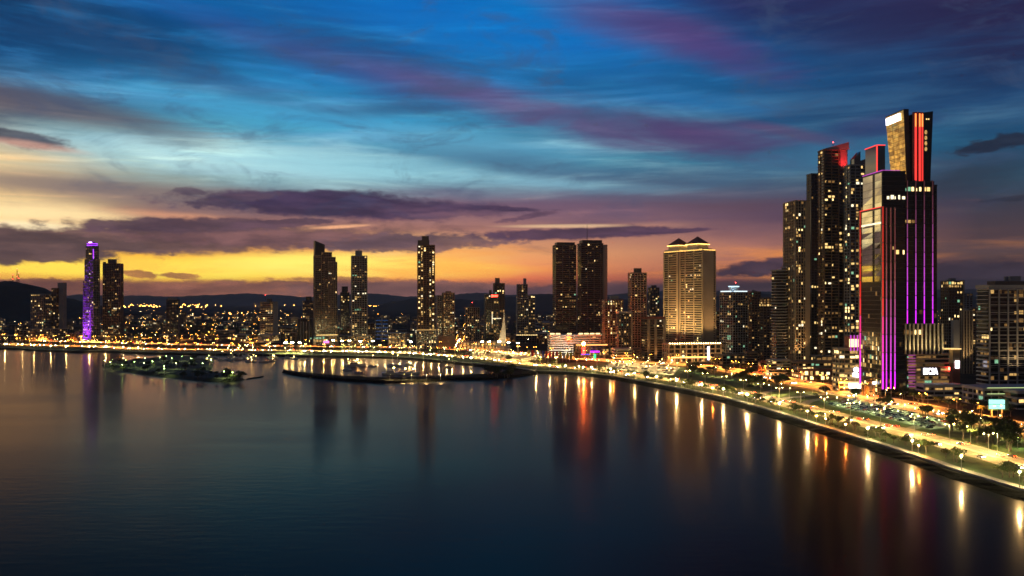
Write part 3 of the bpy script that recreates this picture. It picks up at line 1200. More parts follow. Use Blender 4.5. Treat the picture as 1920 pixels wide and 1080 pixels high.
# ------------------------------------------------------------------ hills
def ridge(name, Y, prof, thick, m, seed=0, rough=6.0, base=0.0):
    r = random.Random(seed)
    pts = []
    xs = sorted(prof)
    step = 6
    px = xs[0][0]
    while px <= xs[-1][0]:
        for (a, ya), (b, yb) in zip(xs, xs[1:]):
            if a <= px <= b:
                t = (px - a) / (b - a)
                t = t * t * (3 - 2 * t)
                y = ya + (yb - ya) * t
                break
        pts.append((xw(px, Y), max(1.0, zw(y, Y) - GZ)))
        px += step
    rows = []
    K = 9
    ph = [r.uniform(0, 6) for _ in range(4)]
    for k in range(K):
        s = k / (K - 1) * 2 - 1
        row = []
        for i, (x, h) in enumerate(pts):
            g = cos(s * pi / 2) ** 1.3
            wob = (r.random() - 0.5) * rough * g
            yy = Y + s * thick + sin(i * 0.13 + ph[0]) * thick * 0.12
            row.append((x * (1 + 0.0), yy, GZ + h * g + wob))
        rows.append(row)
    mb = MB()
    for a, b in zip(rows, rows[1:]):
        for i in range(len(a) - 1):
            mb.face([a[i], a[i + 1], b[i + 1], b[i]])
    return struct(mb.build(name, m))


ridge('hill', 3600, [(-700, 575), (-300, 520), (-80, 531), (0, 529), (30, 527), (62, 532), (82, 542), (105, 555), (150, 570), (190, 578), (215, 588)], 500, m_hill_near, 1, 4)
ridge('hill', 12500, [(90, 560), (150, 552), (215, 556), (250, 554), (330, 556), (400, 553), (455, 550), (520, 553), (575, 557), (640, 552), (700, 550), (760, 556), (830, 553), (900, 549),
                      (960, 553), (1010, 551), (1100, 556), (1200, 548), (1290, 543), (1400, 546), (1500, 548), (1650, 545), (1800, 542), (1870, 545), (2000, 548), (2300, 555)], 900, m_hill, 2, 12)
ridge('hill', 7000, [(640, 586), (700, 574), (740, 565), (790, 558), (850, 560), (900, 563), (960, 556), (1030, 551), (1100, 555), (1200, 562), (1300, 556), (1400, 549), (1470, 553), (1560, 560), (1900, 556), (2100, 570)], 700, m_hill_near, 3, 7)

# ------------------------------------------------------------------ named towers, left to right
def lerp3(a, b, t):
    return tuple(a[i] + (b[i] - a[i]) * t for i in range(3))


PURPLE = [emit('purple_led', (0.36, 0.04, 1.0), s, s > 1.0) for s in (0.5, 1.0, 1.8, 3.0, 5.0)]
MAG = [emit('magenta_led_wash', lerp3((0.62, 0.02, 0.85), (0.55, 0.16, 0.2), t), 2.2 * (1 - t) ** 1.6 + 0.14, t < 0.6) for t in [k / 9 for k in range(10)]]  # emission fades in steps, imitating an uplight wash on the fins
PINK = [emit('pink_uplight_wash', lerp3((0.75, 0.02, 0.90), (0.66, 0.16, 0.16), min(1, t * 1.6)), 2.3 * (1 - t) ** 2 + 0.26, t < 0.3) for t in [k / 9 for k in range(10)]]  # same painted uplight fade, in pink
RED_SIGN = emit('red_sign_face', (1.0, 0.04, 0.02), 14.0, True)
WHITE_SIGN = emit('white_sign_face', (0.95, 0.88, 1.0), 5.0, True)
CANOPY = emit('white_canopy_light', (1.0, 0.86, 0.62), 7.0, True)
CYAN = emit('cyan_screen', (0.42, 1.0, 0.84), 1.5, True)
BLUEW = emit('pale_blue_light', (0.55, 0.85, 1.0), 2.2, True)
GOLDL = emit('gold_cove_light', (1.0, 0.60, 0.14), 8.0, True)
GARAGE = emit('garage_tube_light', (1.0, 0.80, 0.38), 1.3, False)
GARAGEG = emit('greenish_garage_light', (0.80, 1.0, 0.42), 0.9, False)


def floodspot(root, loc, target, power, color, angle=70, blend=0.6, r=0.8):
    """a floodlight fixture: housing plus its own lamp (local coordinates of root)"""
    mb = MB()
    mb.box(loc[0] - 0.5, loc[0] + 0.5, loc[1] - 0.4, loc[1] + 0.4, loc[2] - 0.5, loc[2] - 0.1)
    o = mb.build('floodlight', m_dark_steel, root)
    ld = bpy.data.lights.new('floodlight_lamp', 'SPOT')
    ld.energy = power
    ld.color = color
    ld.spot_size = R(angle)
    ld.spot_blend = blend
    ld.shadow_soft_size = r
    l = bpy.data.objects.new('lamp', ld)
    COL.objects.link(l)
    l.parent = root
    l.location = loc
    d = Vector(target) - Vector(loc)
    l.rotation_euler = d.to_track_quat('-Z', 'Y').to_euler()
    return o


# grey stepped apartment block at the far left
B = Building('apartment_tower', 'grey stepped apartment block with a pale end slab below the wooded hill', 'apartment block', 57, 125, 634, -14, asp=0.35)
b = B.vol(58, 98, 552, dY=0)
B.facade(b, 'grey', fh=3.2, bw=4.5, slab=0.9, out=0.5, pier=0.4, lit=0.16, pal=(2, 3, 3, 2, 1, 0.6, 0.5))
b = B.vol(97, 112, 541, dY=6)
B.facade(b, 'brown', fh=3.2, bw=4.0, slab=0.9, out=0.4, lit=0.2, pal=(2, 3, 3, 2, 1, 0.4, 0.5))
b = B.vol(108, 125, 530, dY=10)
B.solid(b, 'grey', 'end_slab')
b2 = B.vol(56, 126, 617, dY=-14)
B.facade(b2, 'tan', fh=4.2, bw=5, slab=1.2, pier=0.6, lit=0.3, pal=(1, 2, 3, 3, 1, 0, 1))

# purple tower
B = Building('residential_tower', 'tall round-topped tower glowing purple from crown to foot', 'tower', 156, 190, 638, -20, asp=0.8)
b = B.vol(159, 187, 487, asp=0.7)
pal_p = (3, 3, 3, 3, 2, 0.2, 1)
B.facade(b, 'grey', fh=3.4, bw=3.6, slab=0.7, out=0.5, pier=0.45, pout=0.6, lit=0.07, pal=pal_p, run=0.35)
b = B.vol(161, 185, 462, bot=487, asp=0.7)
B.facade(b, 'grey', fh=3.4, bw=3.6, slab=0.7, out=0.3, pier=0.4, lit=0.14, pal=pal_p, run=0.4)
cx, cy = (b[0] + b[1]) / 2, (b[2] + b[3]) / 2
rad = (b[1] - b[0]) * 0.46
m = MB()
m.tube((cx, cy, b[5]), (cx, cy, b[5] + 5), rad, rad, 18)
m.tube((cx, cy, b[5] + 5), (cx, cy, b[5] + 8.5), rad * 0.98, rad * 0.55, 18)
m.build('crown', GLASS['blue'], B.root)
for k, zz in enumerate((1.5, 5.2)):
    m = MB()
    n = 20
    for i in range(n):
        a0, a1 = 2 * pi * i / n, 2 * pi * (i + 1) / n
        m.tube((cx + (rad + 0.4) * cos(a0), cy + (rad + 0.4) * sin(a0), b[5] + zz), (cx + (rad + 0.4) * cos(a1), cy + (rad + 0.4) * sin(a1), b[5] + zz), 0.75, n=5)
    m.build('crown_light_ring', PURPLE[3], B.root)
m = MB()
m.ball((cx, cy - rad * 0.5, b[5] + 7.5), 4.5, 3, 1.6, n=8, m=5)
m.build('crown_lamp', emit('violet_lamp', (0.62, 0.35, 1.0), 6.0, True), B.root)
bl = B.vol(156, 174, 528, dY=-2, asp=0.6)
B.facade(bl, 'grey', 'blue', fh=3.4, bw=3.3, slab=0.5, out=0.4, pier=0.3, lit=0.14, pal=pal_p, run=0.3)
# purple light grid over the lower front
m = [MB() for _ in range(5)]
W = bl[1] - bl[0]
nf = int((bl[5] - bl[4]) / 3.4)
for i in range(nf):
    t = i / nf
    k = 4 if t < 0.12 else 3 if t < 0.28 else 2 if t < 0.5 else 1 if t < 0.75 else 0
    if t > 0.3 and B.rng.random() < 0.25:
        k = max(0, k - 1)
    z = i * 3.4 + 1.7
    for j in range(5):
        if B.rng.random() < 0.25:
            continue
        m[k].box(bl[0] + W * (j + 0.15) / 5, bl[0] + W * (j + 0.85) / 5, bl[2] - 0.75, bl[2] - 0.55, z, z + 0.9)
bu = B.vol(159, 187, 487, asp=0.7)
Wu = bu[1] - bu[0]
for i in range(int((bu[5] - 60) / 3.4)):
    for j in range(6):
        if B.rng.random() < 0.45:
            continue
        z = 61.7 + i * 3.4
        m[0 if B.rng.random() < 0.75 else 1].box(bu[0] + Wu * (j + 0.15) / 6, bu[0] + Wu * (j + 0.85) / 6, bu[2] - 0.95, bu[2] - 0.75, z, z + 0.8)
for k in range(5):
    m[k].build('purple_light_panel', PURPLE[k], B.root, 'stuff')
m = MB()
m.box(bl[1] + 1.5, bl[1] + 2.6, bl[2] + 0.5, bl[2] + 1.2, 2, 60)
m.build('purple_light_fin', PURPLE[2], B.root)
m = MB()
m.box(b[1] + 0.6, b[1] + 1.3, b[2] - 0.8, b[2] + 0.2, b[4] - 2, b[5] - 6)
m.build('purple_light_fin', PURPLE[3], B.root)
floodspot(B.root, (0, B.main[3] * -0.5 - 14, 3), (0, 0, 40), 260000, (0.55, 0.05, 1.0), 60)

# dark tower beside it
B = Building('residential_tower', 'dark tower with a stub roof box standing right of the purple tower', 'tower', 193, 231, 637, 10, asp=0.6)
b = B.mainvol(495)
B.facade(b, 'brown', fh=3.3, bw=3.4, slab=0.8, out=0.4, pier=0.5, pout=0.7, lit=0.12, run=0.3, litfn=lambda s, t, u, i, j: 0.7 if (0.40 < t < 0.425) else (0.8 if (t < 0.12 and u < 0.5) else 0.11))
B.solid(B.vol(202, 219, 486, bot=497, asp=0.8), 'dark', 'roof_box')
B.solid(B.vol(193, 199, 491, bot=497, dY=2, asp=0.8), 'dark', 'roof_box')

# lone dark slab
B = Building('office_slab', 'lone dark slab block among the low roofs with a pale roof edge', 'building', 312, 337, 632, 8, asp=0.5)
b = B.mainvol(562)
B.facade(b, 'dark', fh=3.4, bw=3.2, slab=0.8, out=0.2, pier=0.5, lit=0.05)
B.solid(B.vol(314, 335, 558, bot=562), 'grey', 'roof_box')

# terraced block with a pale side
B = Building('office_block', 'terraced block with a pale blank side and red topped mast', 'building', 487, 521, 641, -25, asp=0.8)
b = B.vol(488, 520, 567, xc=512, side='R')
B.facade(b, 'tan', fh=3.6, bw=7, slab=1.5, out=0.7, pier=0.4, every=4, lit=0.35, pal=(5, 5, 3, 1, 0.3, 0, 0.3), run=0.5)
B.solid([b[1] - 0.2, b[1] + 1.4, b[2] + 0.4, b[3] + 0.6, 0, b[5] + 1], 'cream', 'blank_side_wall')
B.solid(B.vol(500, 510, 560, bot=567), 'dark', 'roof_box')
B.mast((b[0] + b[1]) / 2, 0, b[5] + 4, 10)
b = B.vol(484, 526, 628, dY=-18)
B.facade(b, 'cream', fh=4, bw=5, slab=1.4, pier=0.5, lit=0.5, pal=(1, 2, 4, 3, 1, 0, 1))

B = Building('residential_tower', 'small dark two step tower left of the blade topped tower', 'tower', 567, 588, 630, 12, asp=0.8)
B.facade(B.vol(568, 587, 565), 'dark', fh=3.3, bw=3.5, lit=0.15, pal=(3, 3, 3, 2, 1, 1, 0.5))
B.facade(B.vol(574, 584, 557, bot=565), 'dark', fh=3.3, bw=3.5, lit=0.3)
B = Building('office_block', 'low dark block with pale vertical ribs before the blade topped tower', 'building', 559, 588, 643, 5, asp=0.7)
B.facade(B.mainvol(598), 'dark', fh=3.8, bw=4, slab=0.4, out=0.1, pier=0.5, lit=0.04)
m = MB()
w = B.main[2]
for k in range(4):
    x = -w / 2 + w * (0.2 + 0.2 * k)
    m.box(x - 0.4, x + 0.4, -B.main[3] / 2 - 1.2, -B.main[3] / 2 - 0.4, 2, zw(603, B.Y) - GZ)
m.build('white_rib', WALL['white'], B.root, 'stuff')

# blade topped stepped tower
B = Building('residential_tower', 'wide dark tower whose top steps down from a pointed blade', 'tower', 586, 633, 645, 24, xc=590, side='L')
grid = dict(fh=3.4, bw=3.3, slab=0.55, out=0.45, pier=0.35, pout=0.5, pal=(5, 4, 2.5, 1.5, 0.8, 0.8, 0.6))
lt = lambda s, t, u, i, j: 0.95 if i == 3 else 0.10 + 0.25 * max(0, 0.5 - t)
b1 = B.vol(588, 609, 480, asp=0.9, dY=0)
B.facade(b1, 'tan', lit=0.1, litfn=lt, **grid)
b2 = B.vol(600, 622, 474, asp=0.9, dY=3)
B.facade(b2, 'tan', lit=0.1, litfn=lt, **grid)
b3 = B.vol(612, 632, 492, asp=0.9, dY=6)
B.facade(b3, 'tan', lit=0.1, litfn=lt, **grid)
b4 = B.vol(606, 629, 483, asp=0.9, dY=5)
B.facade(b4, 'tan', lit=0.1, litfn=lt, **grid)
z0 = b1[5]
hz = zw(452, B.Y) - GZ
hz2 = zw(459, B.Y) - GZ
m = MB()
lo = [(b1[0], b1[2], z0), (b1[1], b1[2], z0), (b1[1], b1[3], z0), (b1[0], b1[3], z0)]
hi = [(b1[0], b1[2], hz), (b1[1], b1[2], hz2), (b1[1], b1[3], hz2), (b1[0], b1[3], hz)]
m.hexa(lo, hi)
m.build('blade_top', WALL['black'], B.root)
b5 = B.vol(588, 634, 630, dY=-14, asp=0.5)
B.facade(b5, 'cream', 'green', fh=4.5, bw=6, slab=0.8, pier=0.5, lit=0.6, pal=(2, 3, 4, 2, 1, 3, 1), run=0.6)
m = MB()
m.box(b5[0] + 1, b5[1] - 1, b5[2] - 0.6, b5[2] - 0.2, b5[5] + 1.6, b5[5] + 3.0)
m.build('lit_fascia', LIT[3], B.root)
m = MB()
m.box(b5[0] + 14, b5[0] + 24, b5[2] - 0.9, b5[2] - 0.6, 3, 7)
m.build('pink_sign', emit('pink_sign_face', (1.0, 0.2, 0.7), 2.0, True), B.root)

B = Building('residential_tower', 'narrow dark tower squeezed between two taller lit towers', 'tower', 637, 656, 636, 20, asp=0.9)
B.facade(B.vol(638, 655, 549), 'dark', fh=3.3, bw=3.4, lit=0.12, pal=(3, 3, 3, 2, 1, 1, 0.5))
B.facade(B.vol(641, 652, 538, bot=549), 'dark', fh=3.3, bw=3.4, lit=0.08)

# slim tower with a roof cube
B = Building('residential_tower', 'slim balconied tower with a pale cube on its roof', 'tower', 657, 689, 646, 14, asp=0.8)
b = B.vol(659, 688, 481, asp=0.8)
B.facade(b, 'cream', fh=3.3, bw=4.2, slab=0.75, out=0.8, pier=0.5, pout=0.95, lit=0.2, pal=(4, 4, 3, 2.5, 1.2, 1.5, 0.7), run=0.3,
         litfn=lambda s, t, u, i, j: 0.16 + 0.3 * max(0, 0.45 - t) + (0.5 if abs(t - 0.8) < 0.01 else 0))
B.solid(B.vol(666, 679, 470, bot=481), 'grey', 'roof_cube')
B.mast(0, 0, b[5] + 10, 4, red=False)
b = B.vol(652, 694, 630, dY=-10, asp=0.5)
B.facade(b, 'grey', 'green', fh=4, bw=5, slab=0.7, pier=0.4, lit=0.6, pal=(1, 3, 3, 2, 1, 6, 1), run=0.5)

B = Building('office_block', 'low office block with dim blue front and pale centre rib', 'building', 704, 729, 640, 6, asp=0.8)
b = B.mainvol(597)
B.facade(b, 'dark', 'blue', fh=3.6, bw=3.6, slab=0.5, lit=0.0)
m = MB()
for i in range(12):
    if i % 2 == 0:
        m.box(b[0] + 1, b[1] - 1, b[2] - 0.5, b[2] - 0.4, 5 + i * 3.6, 6.2 + i * 3.6)
m.build('blue_light_band', emit('dim_blue_light', (0.04, 0.14, 0.4), 0.5), B.root, 'stuff')
m = MB()
m.box(-1, 1, b[2] - 1.2, b[2] - 0.5, 0, b[5] + 2)
m.build('centre_rib', WALL['white'], B.root)

B = Building('office_block', 'low striped office block with glowing floors left of centre tower', 'building', 728, 762, 648, 4, asp=0.7)
B.facade(B.mainvol(625), 'cream', fh=4, bw=6, slab=1.3, out=0.5, pier=0.7, lit=0.55, pal=(2, 4, 4, 2, 0.5, 0, 1), run=0.6)

# tall slim tower, two rows of lights
B = Building('residential_tower', 'tallest slim centre tower with two columns of bright windows', 'tower', 783, 818, 653, 8, asp=0.8)
def lt(s, t, u, i, j):
    if s == 'F':
        return (0.55 if (u < 0.4 or u > 0.62) else 0.06) * (1.0 if t > 0.22 else 0.6)
    return 0.12
b = B.vol(783, 815, 461, asp=0.8)
B.facade(b, 'brown', fh=3.3, bw=4.4, slab=0.7, out=0.5, pier=0.6, pout=0.7, litfn=lt, lit=0.2, pal=(2, 2, 3, 5, 4, 0.3, 2), run=0.0, wfill=0.7)
b6 = B.vol(783, 805, 451, bot=461, asp=0.9)
B.solid(b6, 'dark', 'roof_box')
B.solid(B.vol(791, 804, 443, bot=451, asp=0.9), 'dark', 'roof_box')
b = B.vol(781, 818, 620, dY=-8, asp=0.6)
B.facade(b, 'cream', fh=5, bw=4, slab=0.5, pier=0.6, lit=0.4, pal=(3, 3, 3, 2, 1, 0, 0), run=0.2)
m = MB()
m.box(b[0], b[1], b[2] - 0.5, b[2] - 0.2, b[5] + 1.2, b[5] + 2.4)
m.build('lit_fascia', LIT[2], B.root)

B = Building('apartment_tower', 'tan apartment tower right of the tallest slim centre tower', 'apartment block', 818, 853, 650, 14, asp=0.7)
b = B.vol(829, 852, 550, asp=0.8)
B.facade(b, 'tan', fh=3.2, bw=3.6, slab=1.1, out=0.5, pier=0.7, lit=0.25, pal=(3, 3, 3, 1.5, 0.6, 0.6, 0.5))
b = B.vol(818, 836, 555, dY=6, asp=0.9)
B.facade(b, 'cream', fh=3.2, bw=3.6, slab=1.2, out=0.4, pier=0.8, lit=0.12)
B.solid(B.vol(835, 846, 546, bot=551), 'brown', 'roof_box')
B.solid(B.vol(819, 854, 630, dY=-12, asp=0.5), 'tan', 'podium_wall')

B = Building('apartment_tower', 'small tan apartment block with brick coloured piers near the red logo tower', 'apartment block', 872, 899, 642, 6, asp=0.8)
b = B.mainvol(577)
B.facade(b, 'tan', fh=3.2, bw=4, slab=0.8, out=0.6, pier=1.2, lit=0.18, pal=(3, 3, 3, 1.5, 0.6, 0.4, 0.5))
B.solid(B.vol(881, 889, 571, bot=577), 'rust', 'roof_box')
B.mast(0, 0, b[5] + 5, 5, r=0.2)

# red logo tower
B = Building('office_tower', 'dark glass tower with a small glowing red logo and tall lift shaft', 'tower', 907, 947, 650, 10, asp=0.7)
b = B.vol(909, 935, 553, asp=0.8)
B.facade(b, 'black', 'green', fh=3.6, bw=4, slab=0.5, pier=0.3, lit=0.12, pal=(3, 3, 2, 2, 1, 1.5, 2), run=0.6)
bb = B.vol(925, 946, 532, dY=4, asp=0.8)
B.facade(bb, 'black', fh=3.6, bw=4, slab=0.5, pier=0.3, lit=0.06)
B.solid(B.vol(928, 937, 521, bot=533, dY=4), 'dark', 'roof_box')
B.solid(B.vol(917, 922, 544, bot=554), 'dark', 'roof_box')
B.facade(B.vol(908, 912, 560, dY=8, d=14), 'grey', fh=3.6, bw=3.6, lit=0.1)
sgx, sgy = B.local(xw(931.5, B.Y - 18), B.Y - 18)
sz = zw(555, B.Y) - GZ
m = MB()
m.box(sgx - 8, sgx + 6, b[2] - 0.9, b[2] - 0.5, sz - 2.6, sz + 2.6)
lg = m.build('sign_board', WALL['black'], B.root)
m = MB()
for k, (dx, hh) in enumerate(((-5.6, 2.6), (-2.6, 1.8), (0.2, 1.8), (3.0, 1.8))):
    m.box(sgx - 1 + dx - 1.2, sgx - 1 + dx + 0.9, b[2] - 1.3, b[2] - 0.95, sz - hh * 0.8, sz + hh * 0.9)
m.build('red_logo', RED_SIGN, lg)
m = MB()
m.box(b[0] + 10, b[0] + 10.8, b[2] - 0.9, b[2] - 0.5, 40, 58)
m.box(b[0] + 10, b[0] + 26, b[2] - 0.9, b[2] - 0.5, 49, 50)
m.build('white_light_line', LIT[6], B.root)

# white sail monument
Ys = depth(655)
SL = empty('sail_monument', (xw(940, Ys), Ys, GZ))
tag(SL, 'tall curved sail shaped monument tapering to a point by the waterfront', 'monument')
m = MB()
n = 14
sc = Ys / F
prof = []
for k in range(n + 1):
    t = k / n
    y = 645 + (570 - 645) * t
    left = 927 + (944.2 - 927) * (1 - (1 - t) ** 2.1)
    right = 949 - 3.6 * t ** 1.5
    prof.append(((left - 940) * sc, (right - 940) * sc, (645 - y) * sc * 1.0))
for a, c in zip(prof, prof[1:]):
    th0, th1 = 2.2, 2.2
    m.hexa([(a[0], -1.5, a[2]), (a[1], -1.5 - 1.0, a[2]), (a[1], 1.5, a[2]), (a[0], 1.2, a[2])],
           [(c[0], -1.5, c[2]), (c[1], -1.5 - 1.0, c[2]), (c[1], 1.5, c[2]), (c[0], 1.2, c[2])])
m.build('sail', WALL['cream'], SL)
m = MB()
m.tube((3, 0, -2), (3, 0, 6), 14, 12, 16)
m.build('drum_base', WALL['cream'], SL)
floodspot(SL, (-4, -46, 1), (0, 0, 34), 150000, (1.0, 0.75, 0.4), 60)
B = Building('pavilion', 'long low gold lit pavilion at the foot of the sail', 'building', 868, 930, 654, 3, asp=0.25)
B.facade(B.mainvol(641), 'tan', fh=5.5, bw=6, slab=1.6, out=1.5, pier=0.7, lit=0.9, pal=(0, 1, 5, 4, 1, 0, 0), run=0.5)

# two winged grey tower
B = Building('apartment_tower', 'grey tower with two lower wings and pale roof masts', 'apartment block', 967, 1004, 642, 6, asp=0.7)
b = B.vol(968, 990, 560, asp=0.8)
gg = dict(fh=3.2, bw=3.6, slab=0.7, out=0.5, pier=0.5, pal=(3, 3, 3, 2.5, 1.2, 1.2, 1))
B.facade(b, 'cream', lit=0.2, litfn=lambda s, t, u, i, j: 0.12 + 0.5 * (u > 0.45) * (1 - t), **gg)
B.facade(B.vol(986, 1003, 555, dY=5, asp=0.9), 'cream', lit=0.3, **gg)
B.facade(B.vol(969, 989, 534, bot=560, dY=2, asp=0.8), 'grey', 'green', lit=0.1, **gg)
B.solid(B.vol(981, 987, 522, bot=534, dY=3), 'grey', 'lift_shaft')
bp = B.vol(966, 1008, 629, dY=-8, asp=0.4)
B.facade(bp, 'dark', fh=5, bw=6, slab=0.6, pier=0.4, lit=0.05)
m = MB()
for k in range(12):
    x = bp[0] + (bp[1] - bp[0]) * (k + 0.5) / 12
    m.box(x - 1.0, x + 1.0, bp[2] - 0.8, bp[2] - 0.5, bp[5] + 0.8, bp[5] + 1.8)
m.build('roof_edge_light', LIT[4], B.root, 'stuff')

# black twin towers
dark = dict(fh=3.3, bw=3.8, slab=0.85, out=0.9, pier=0.5, pout=0.9, every=3, pal=(6, 3, 2, 1.6, 0.9, 0.4, 0.6), run=0.35)
B = Building('residential_tower', 'left black balconied twin tower on the white garage podium', 'tower', 1037, 1080, 655, 8, group='black twin towers', asp=0.7)
def ltw(s, t, u, i, j):
    return 0.75 if i in (21, 27) and s == 'F' else (0.30 if 0.94 < t else 0.09)
b = B.vol(1037, 1080, 461)
B.facade(b, 'dark', lit=0.1, litfn=ltw, **dark)
B.solid(B.vol(1040, 1078, 455, bot=461), 'black', 'roof_box')
B = Building('residential_tower', 'right black twin tower with a pale side slab and tall mast', 'tower', 1083, 1139, 655, 8, group='black twin towers', asp=0.6)
b = B.vol(1083, 1130, 458)
B.facade(b, 'dark', lit=0.1, litfn=lambda s, t, u, i, j: 0.8 if i == 44 and 0.3 < u < 0.8 else 0.07, **dark)
b7 = B.vol(1086, 1129, 451, bot=458)
B.solid(b7, 'black', 'roof_box')
B.mast((b7[0] + b7[1]) / 2 - 6, 0, b7[5], 27, r=0.55, red=False)
B.solid(B.vol(1127, 1139, 459, dY=14, d=10), 'cream', 'side_slab')
B = Building('garage_podium', 'white slatted parking podium under the black twin towers', 'building', 1027, 1127, 664, 4, asp=0.35)
b = B.mainvol(629)
B.facade(b, 'white', fh=3.4, bw=7, slab=2.0, out=0.3, pier=0.0, lit=0.12, pal=(3, 3, 2, 1, 0, 2, 0))
m = MB()
for k in range(9):
    if k in (2, 4):
        continue
    x = b[0] + (b[1] - b[0]) * (k + 0.5) / 9
    m.box(x - 3.5, x + 3.0, b[2] + 2, b[2] + 2.4, b[5] + 2.2, b[5] + 4.0)
m.build('terrace_light', LIT[4], B.root, 'stuff')
floodspot(B.root, (-10, b[2] - 22, 1), (-6, b[2], 12), 26000, (1.0, 0.95, 0.72), 120)
floodspot(B.root, (-30, b[2] - 22, 1), (-30, b[2], 12), 22000, (1.0, 0.95, 0.72), 120)
# entertainment block with the red beacon
B = Building('casino_block', 'low block with orange beacon, purple ring and coloured lights', 'building', 1076, 1142, 671, 4, asp=0.3)
b = B.mainvol(648)
B.facade(b, 'black', fh=4.5, bw=5, slab=0.5, pier=0.5, lit=0.35, pal=(1, 2, 3, 2, 1, 0, 0.5), run=0.4)
x0 = b[0]
Wb = b[1] - b[0]
m = MB()
m.box(x0 + Wb * 0.02, x0 + Wb * 0.95, b[2] - 0.9, b[2] - 0.5, b[5] + 0.9, b[5] + 2.0)
m.build('amber_fascia', emit('amber_fascia_light', (1.0, 0.45, 0.12), 3.0, True), B.root)
m = MB()
m.ball((x0 + Wb * 0.24, b[2] - 2, b[5] + 3.2), 2.2, 2.0, 2.2, n=8, m=6)
m.build('orange_beacon', emit('orange_beacon_light', (1.0, 0.15, 0.015), 1100.0, True), B.root)
m = MB()
m.box(x0 + Wb * 0.20, x0 + Wb * 0.28, b[2] - 1.2, b[2] - 0.5, 6, b[5] - 2)
m.build('red_light_panel', emit('red_panel_light', (1.0, 0.03, 0.02), 9.0, True), B.root)
cxp = x0 + Wb * 0.56
m = MB()
m.tube((cxp, b[2] - 5, 9), (cxp, b[2] - 5, 10.2), 6.5, 6.5, 14)
m.build('purple_ring', emit('purple_ring_light', (0.55, 0.02, 1.0), 3.5, True), B.root)
m = MB()
m.tube((cxp, b[2] - 5, 0), (cxp, b[2] - 5, 6), 1.4, 1.4, 8)
m.build('green_column', emit('green_column_light', (0.03, 1.0, 0.25), 2.5, True), B.root)
m = MB()
m.box(x0 + Wb * 0.16, x0 + Wb * 0.42, b[2] - 0.9, b[2] - 0.5, 5, 6)
m.build('blue_light_band', emit('blue_band_light', (0.06, 0.08, 1.0), 1.6, True), B.root)

# checker lit apartments
B = Building('apartment_tower', 'mid-rise with rows of small yellow windows beside the black twin', 'apartment block', 1129, 1168, 668, 6, asp=0.7)
b = B.mainvol(563)
B.facade(b, 'dark', fh=3.3, bw=3.6, slab=0.9, pier=1.0, lit=0.42, pal=(1, 2, 3, 4, 3, 0.4, 1.5), run=0, wfill=0.55, litfn=lambda s, t, u, i, j: 0.85 if t > 0.93 else (0.48 if i % 2 == 0 or u < 0.35 else 0.26))
B.solid(B.vol(1143, 1160, 555, bot=563), 'grey', 'roof_box')
B = Building('apartment_tower', 'narrower block with a pale slab roof in front of the yellow windows', 'apartment block', 1156, 1184, 672, 6, asp=0.7)
b = B.mainvol(589)
B.facade(b, 'dark', fh=3.3, bw=3.6, slab=0.7, pier=0.9, lit=0.25, pal=(2, 2, 3, 3, 1, 0.2, 1), run=0, wfill=0.6)
B.solid([b[0] - 1, b[1] + 1, b[2] - 1, b[3] + 1, b[5] + 1.3, b[5] + 4], 'cream', 'roof_slab')
B.solid([b[1] - 1, b[1] + 1.5, b[2] - 1.5, b[2] + 1.5, 0, b[5] + 1], 'tan', 'corner_pier')
B = Building('garage_podium', 'round cornered striped garage below the pale slab roof', 'building', 1148, 1184, 676, 4, asp=0.8)
B.facade(B.mainvol(655), 'cream', fh=3.4, bw=8, slab=1.7, out=0.4, pier=0, lit=0.05)

# square topped tower
B = Building('apartment_tower', 'beige square topped tower left of the gold lit pyramids', 'apartment block', 1178, 1213, 668, 10, asp=0.7)
b = B.vol(1178, 1212, 513)
B.facade(b, 'tan', fh=3.3, bw=4.4, slab=1.2, out=0.4, pier=1.1, lit=0.12, pal=(3, 2, 3, 2, 1, 0.3, 0.6), run=0)
B.solid(B.vol(1188, 1203, 503, bot=513), 'brown', 'roof_box')
B = Building('apartment_tower', 'small distant dark tower dotted with white windows', 'apartment block', 1215, 1236, 636, 8, asp=0.8)
B.facade(B.mainvol(540), 'dark', fh=3.3, bw=4, slab=0.8, pier=0.6, lit=0.25, pal=(2, 2, 2, 3, 2, 0.2, 2), run=0)
B.solid(B.vol(1220, 1231, 535, bot=540), 'dark', 'roof_box')

# brown hotel block
B = Building('hotel_block', 'low brown block with three tall plain piers', 'building', 1202, 1247, 672, 8, asp=0.6)
b = B.mainvol(599)
B.facade(b, 'brown', fh=3.3, bw=4, slab=1.6, out=0.3, pier=0, lit=0.06, pal=(1, 1, 2, 3, 2, 0, 2), run=0.4)
for k in (0.18, 0.52, 0.95):
    x = b[0] + (b[1] - b[0]) * k
    B.solid([x - 1.8, x + 1.8, b[2] - 2, b[2] - 0.1, 0, b[5] + 1], 'tan', 'tall_pier')
B.solid([b[0] - 0.5, b[1] + 0.5, b[2] - 0.5, b[3], b[5] + 1.2, b[5] + 4], 'rust', 'roof_band')
for k in range(3):
    floodspot(B.root, (-18 + 18 * k, b[2] - 9, 1), (-18 + 18 * k, b[2], 26), 9000, (1.0, 0.5, 0.16), 80)

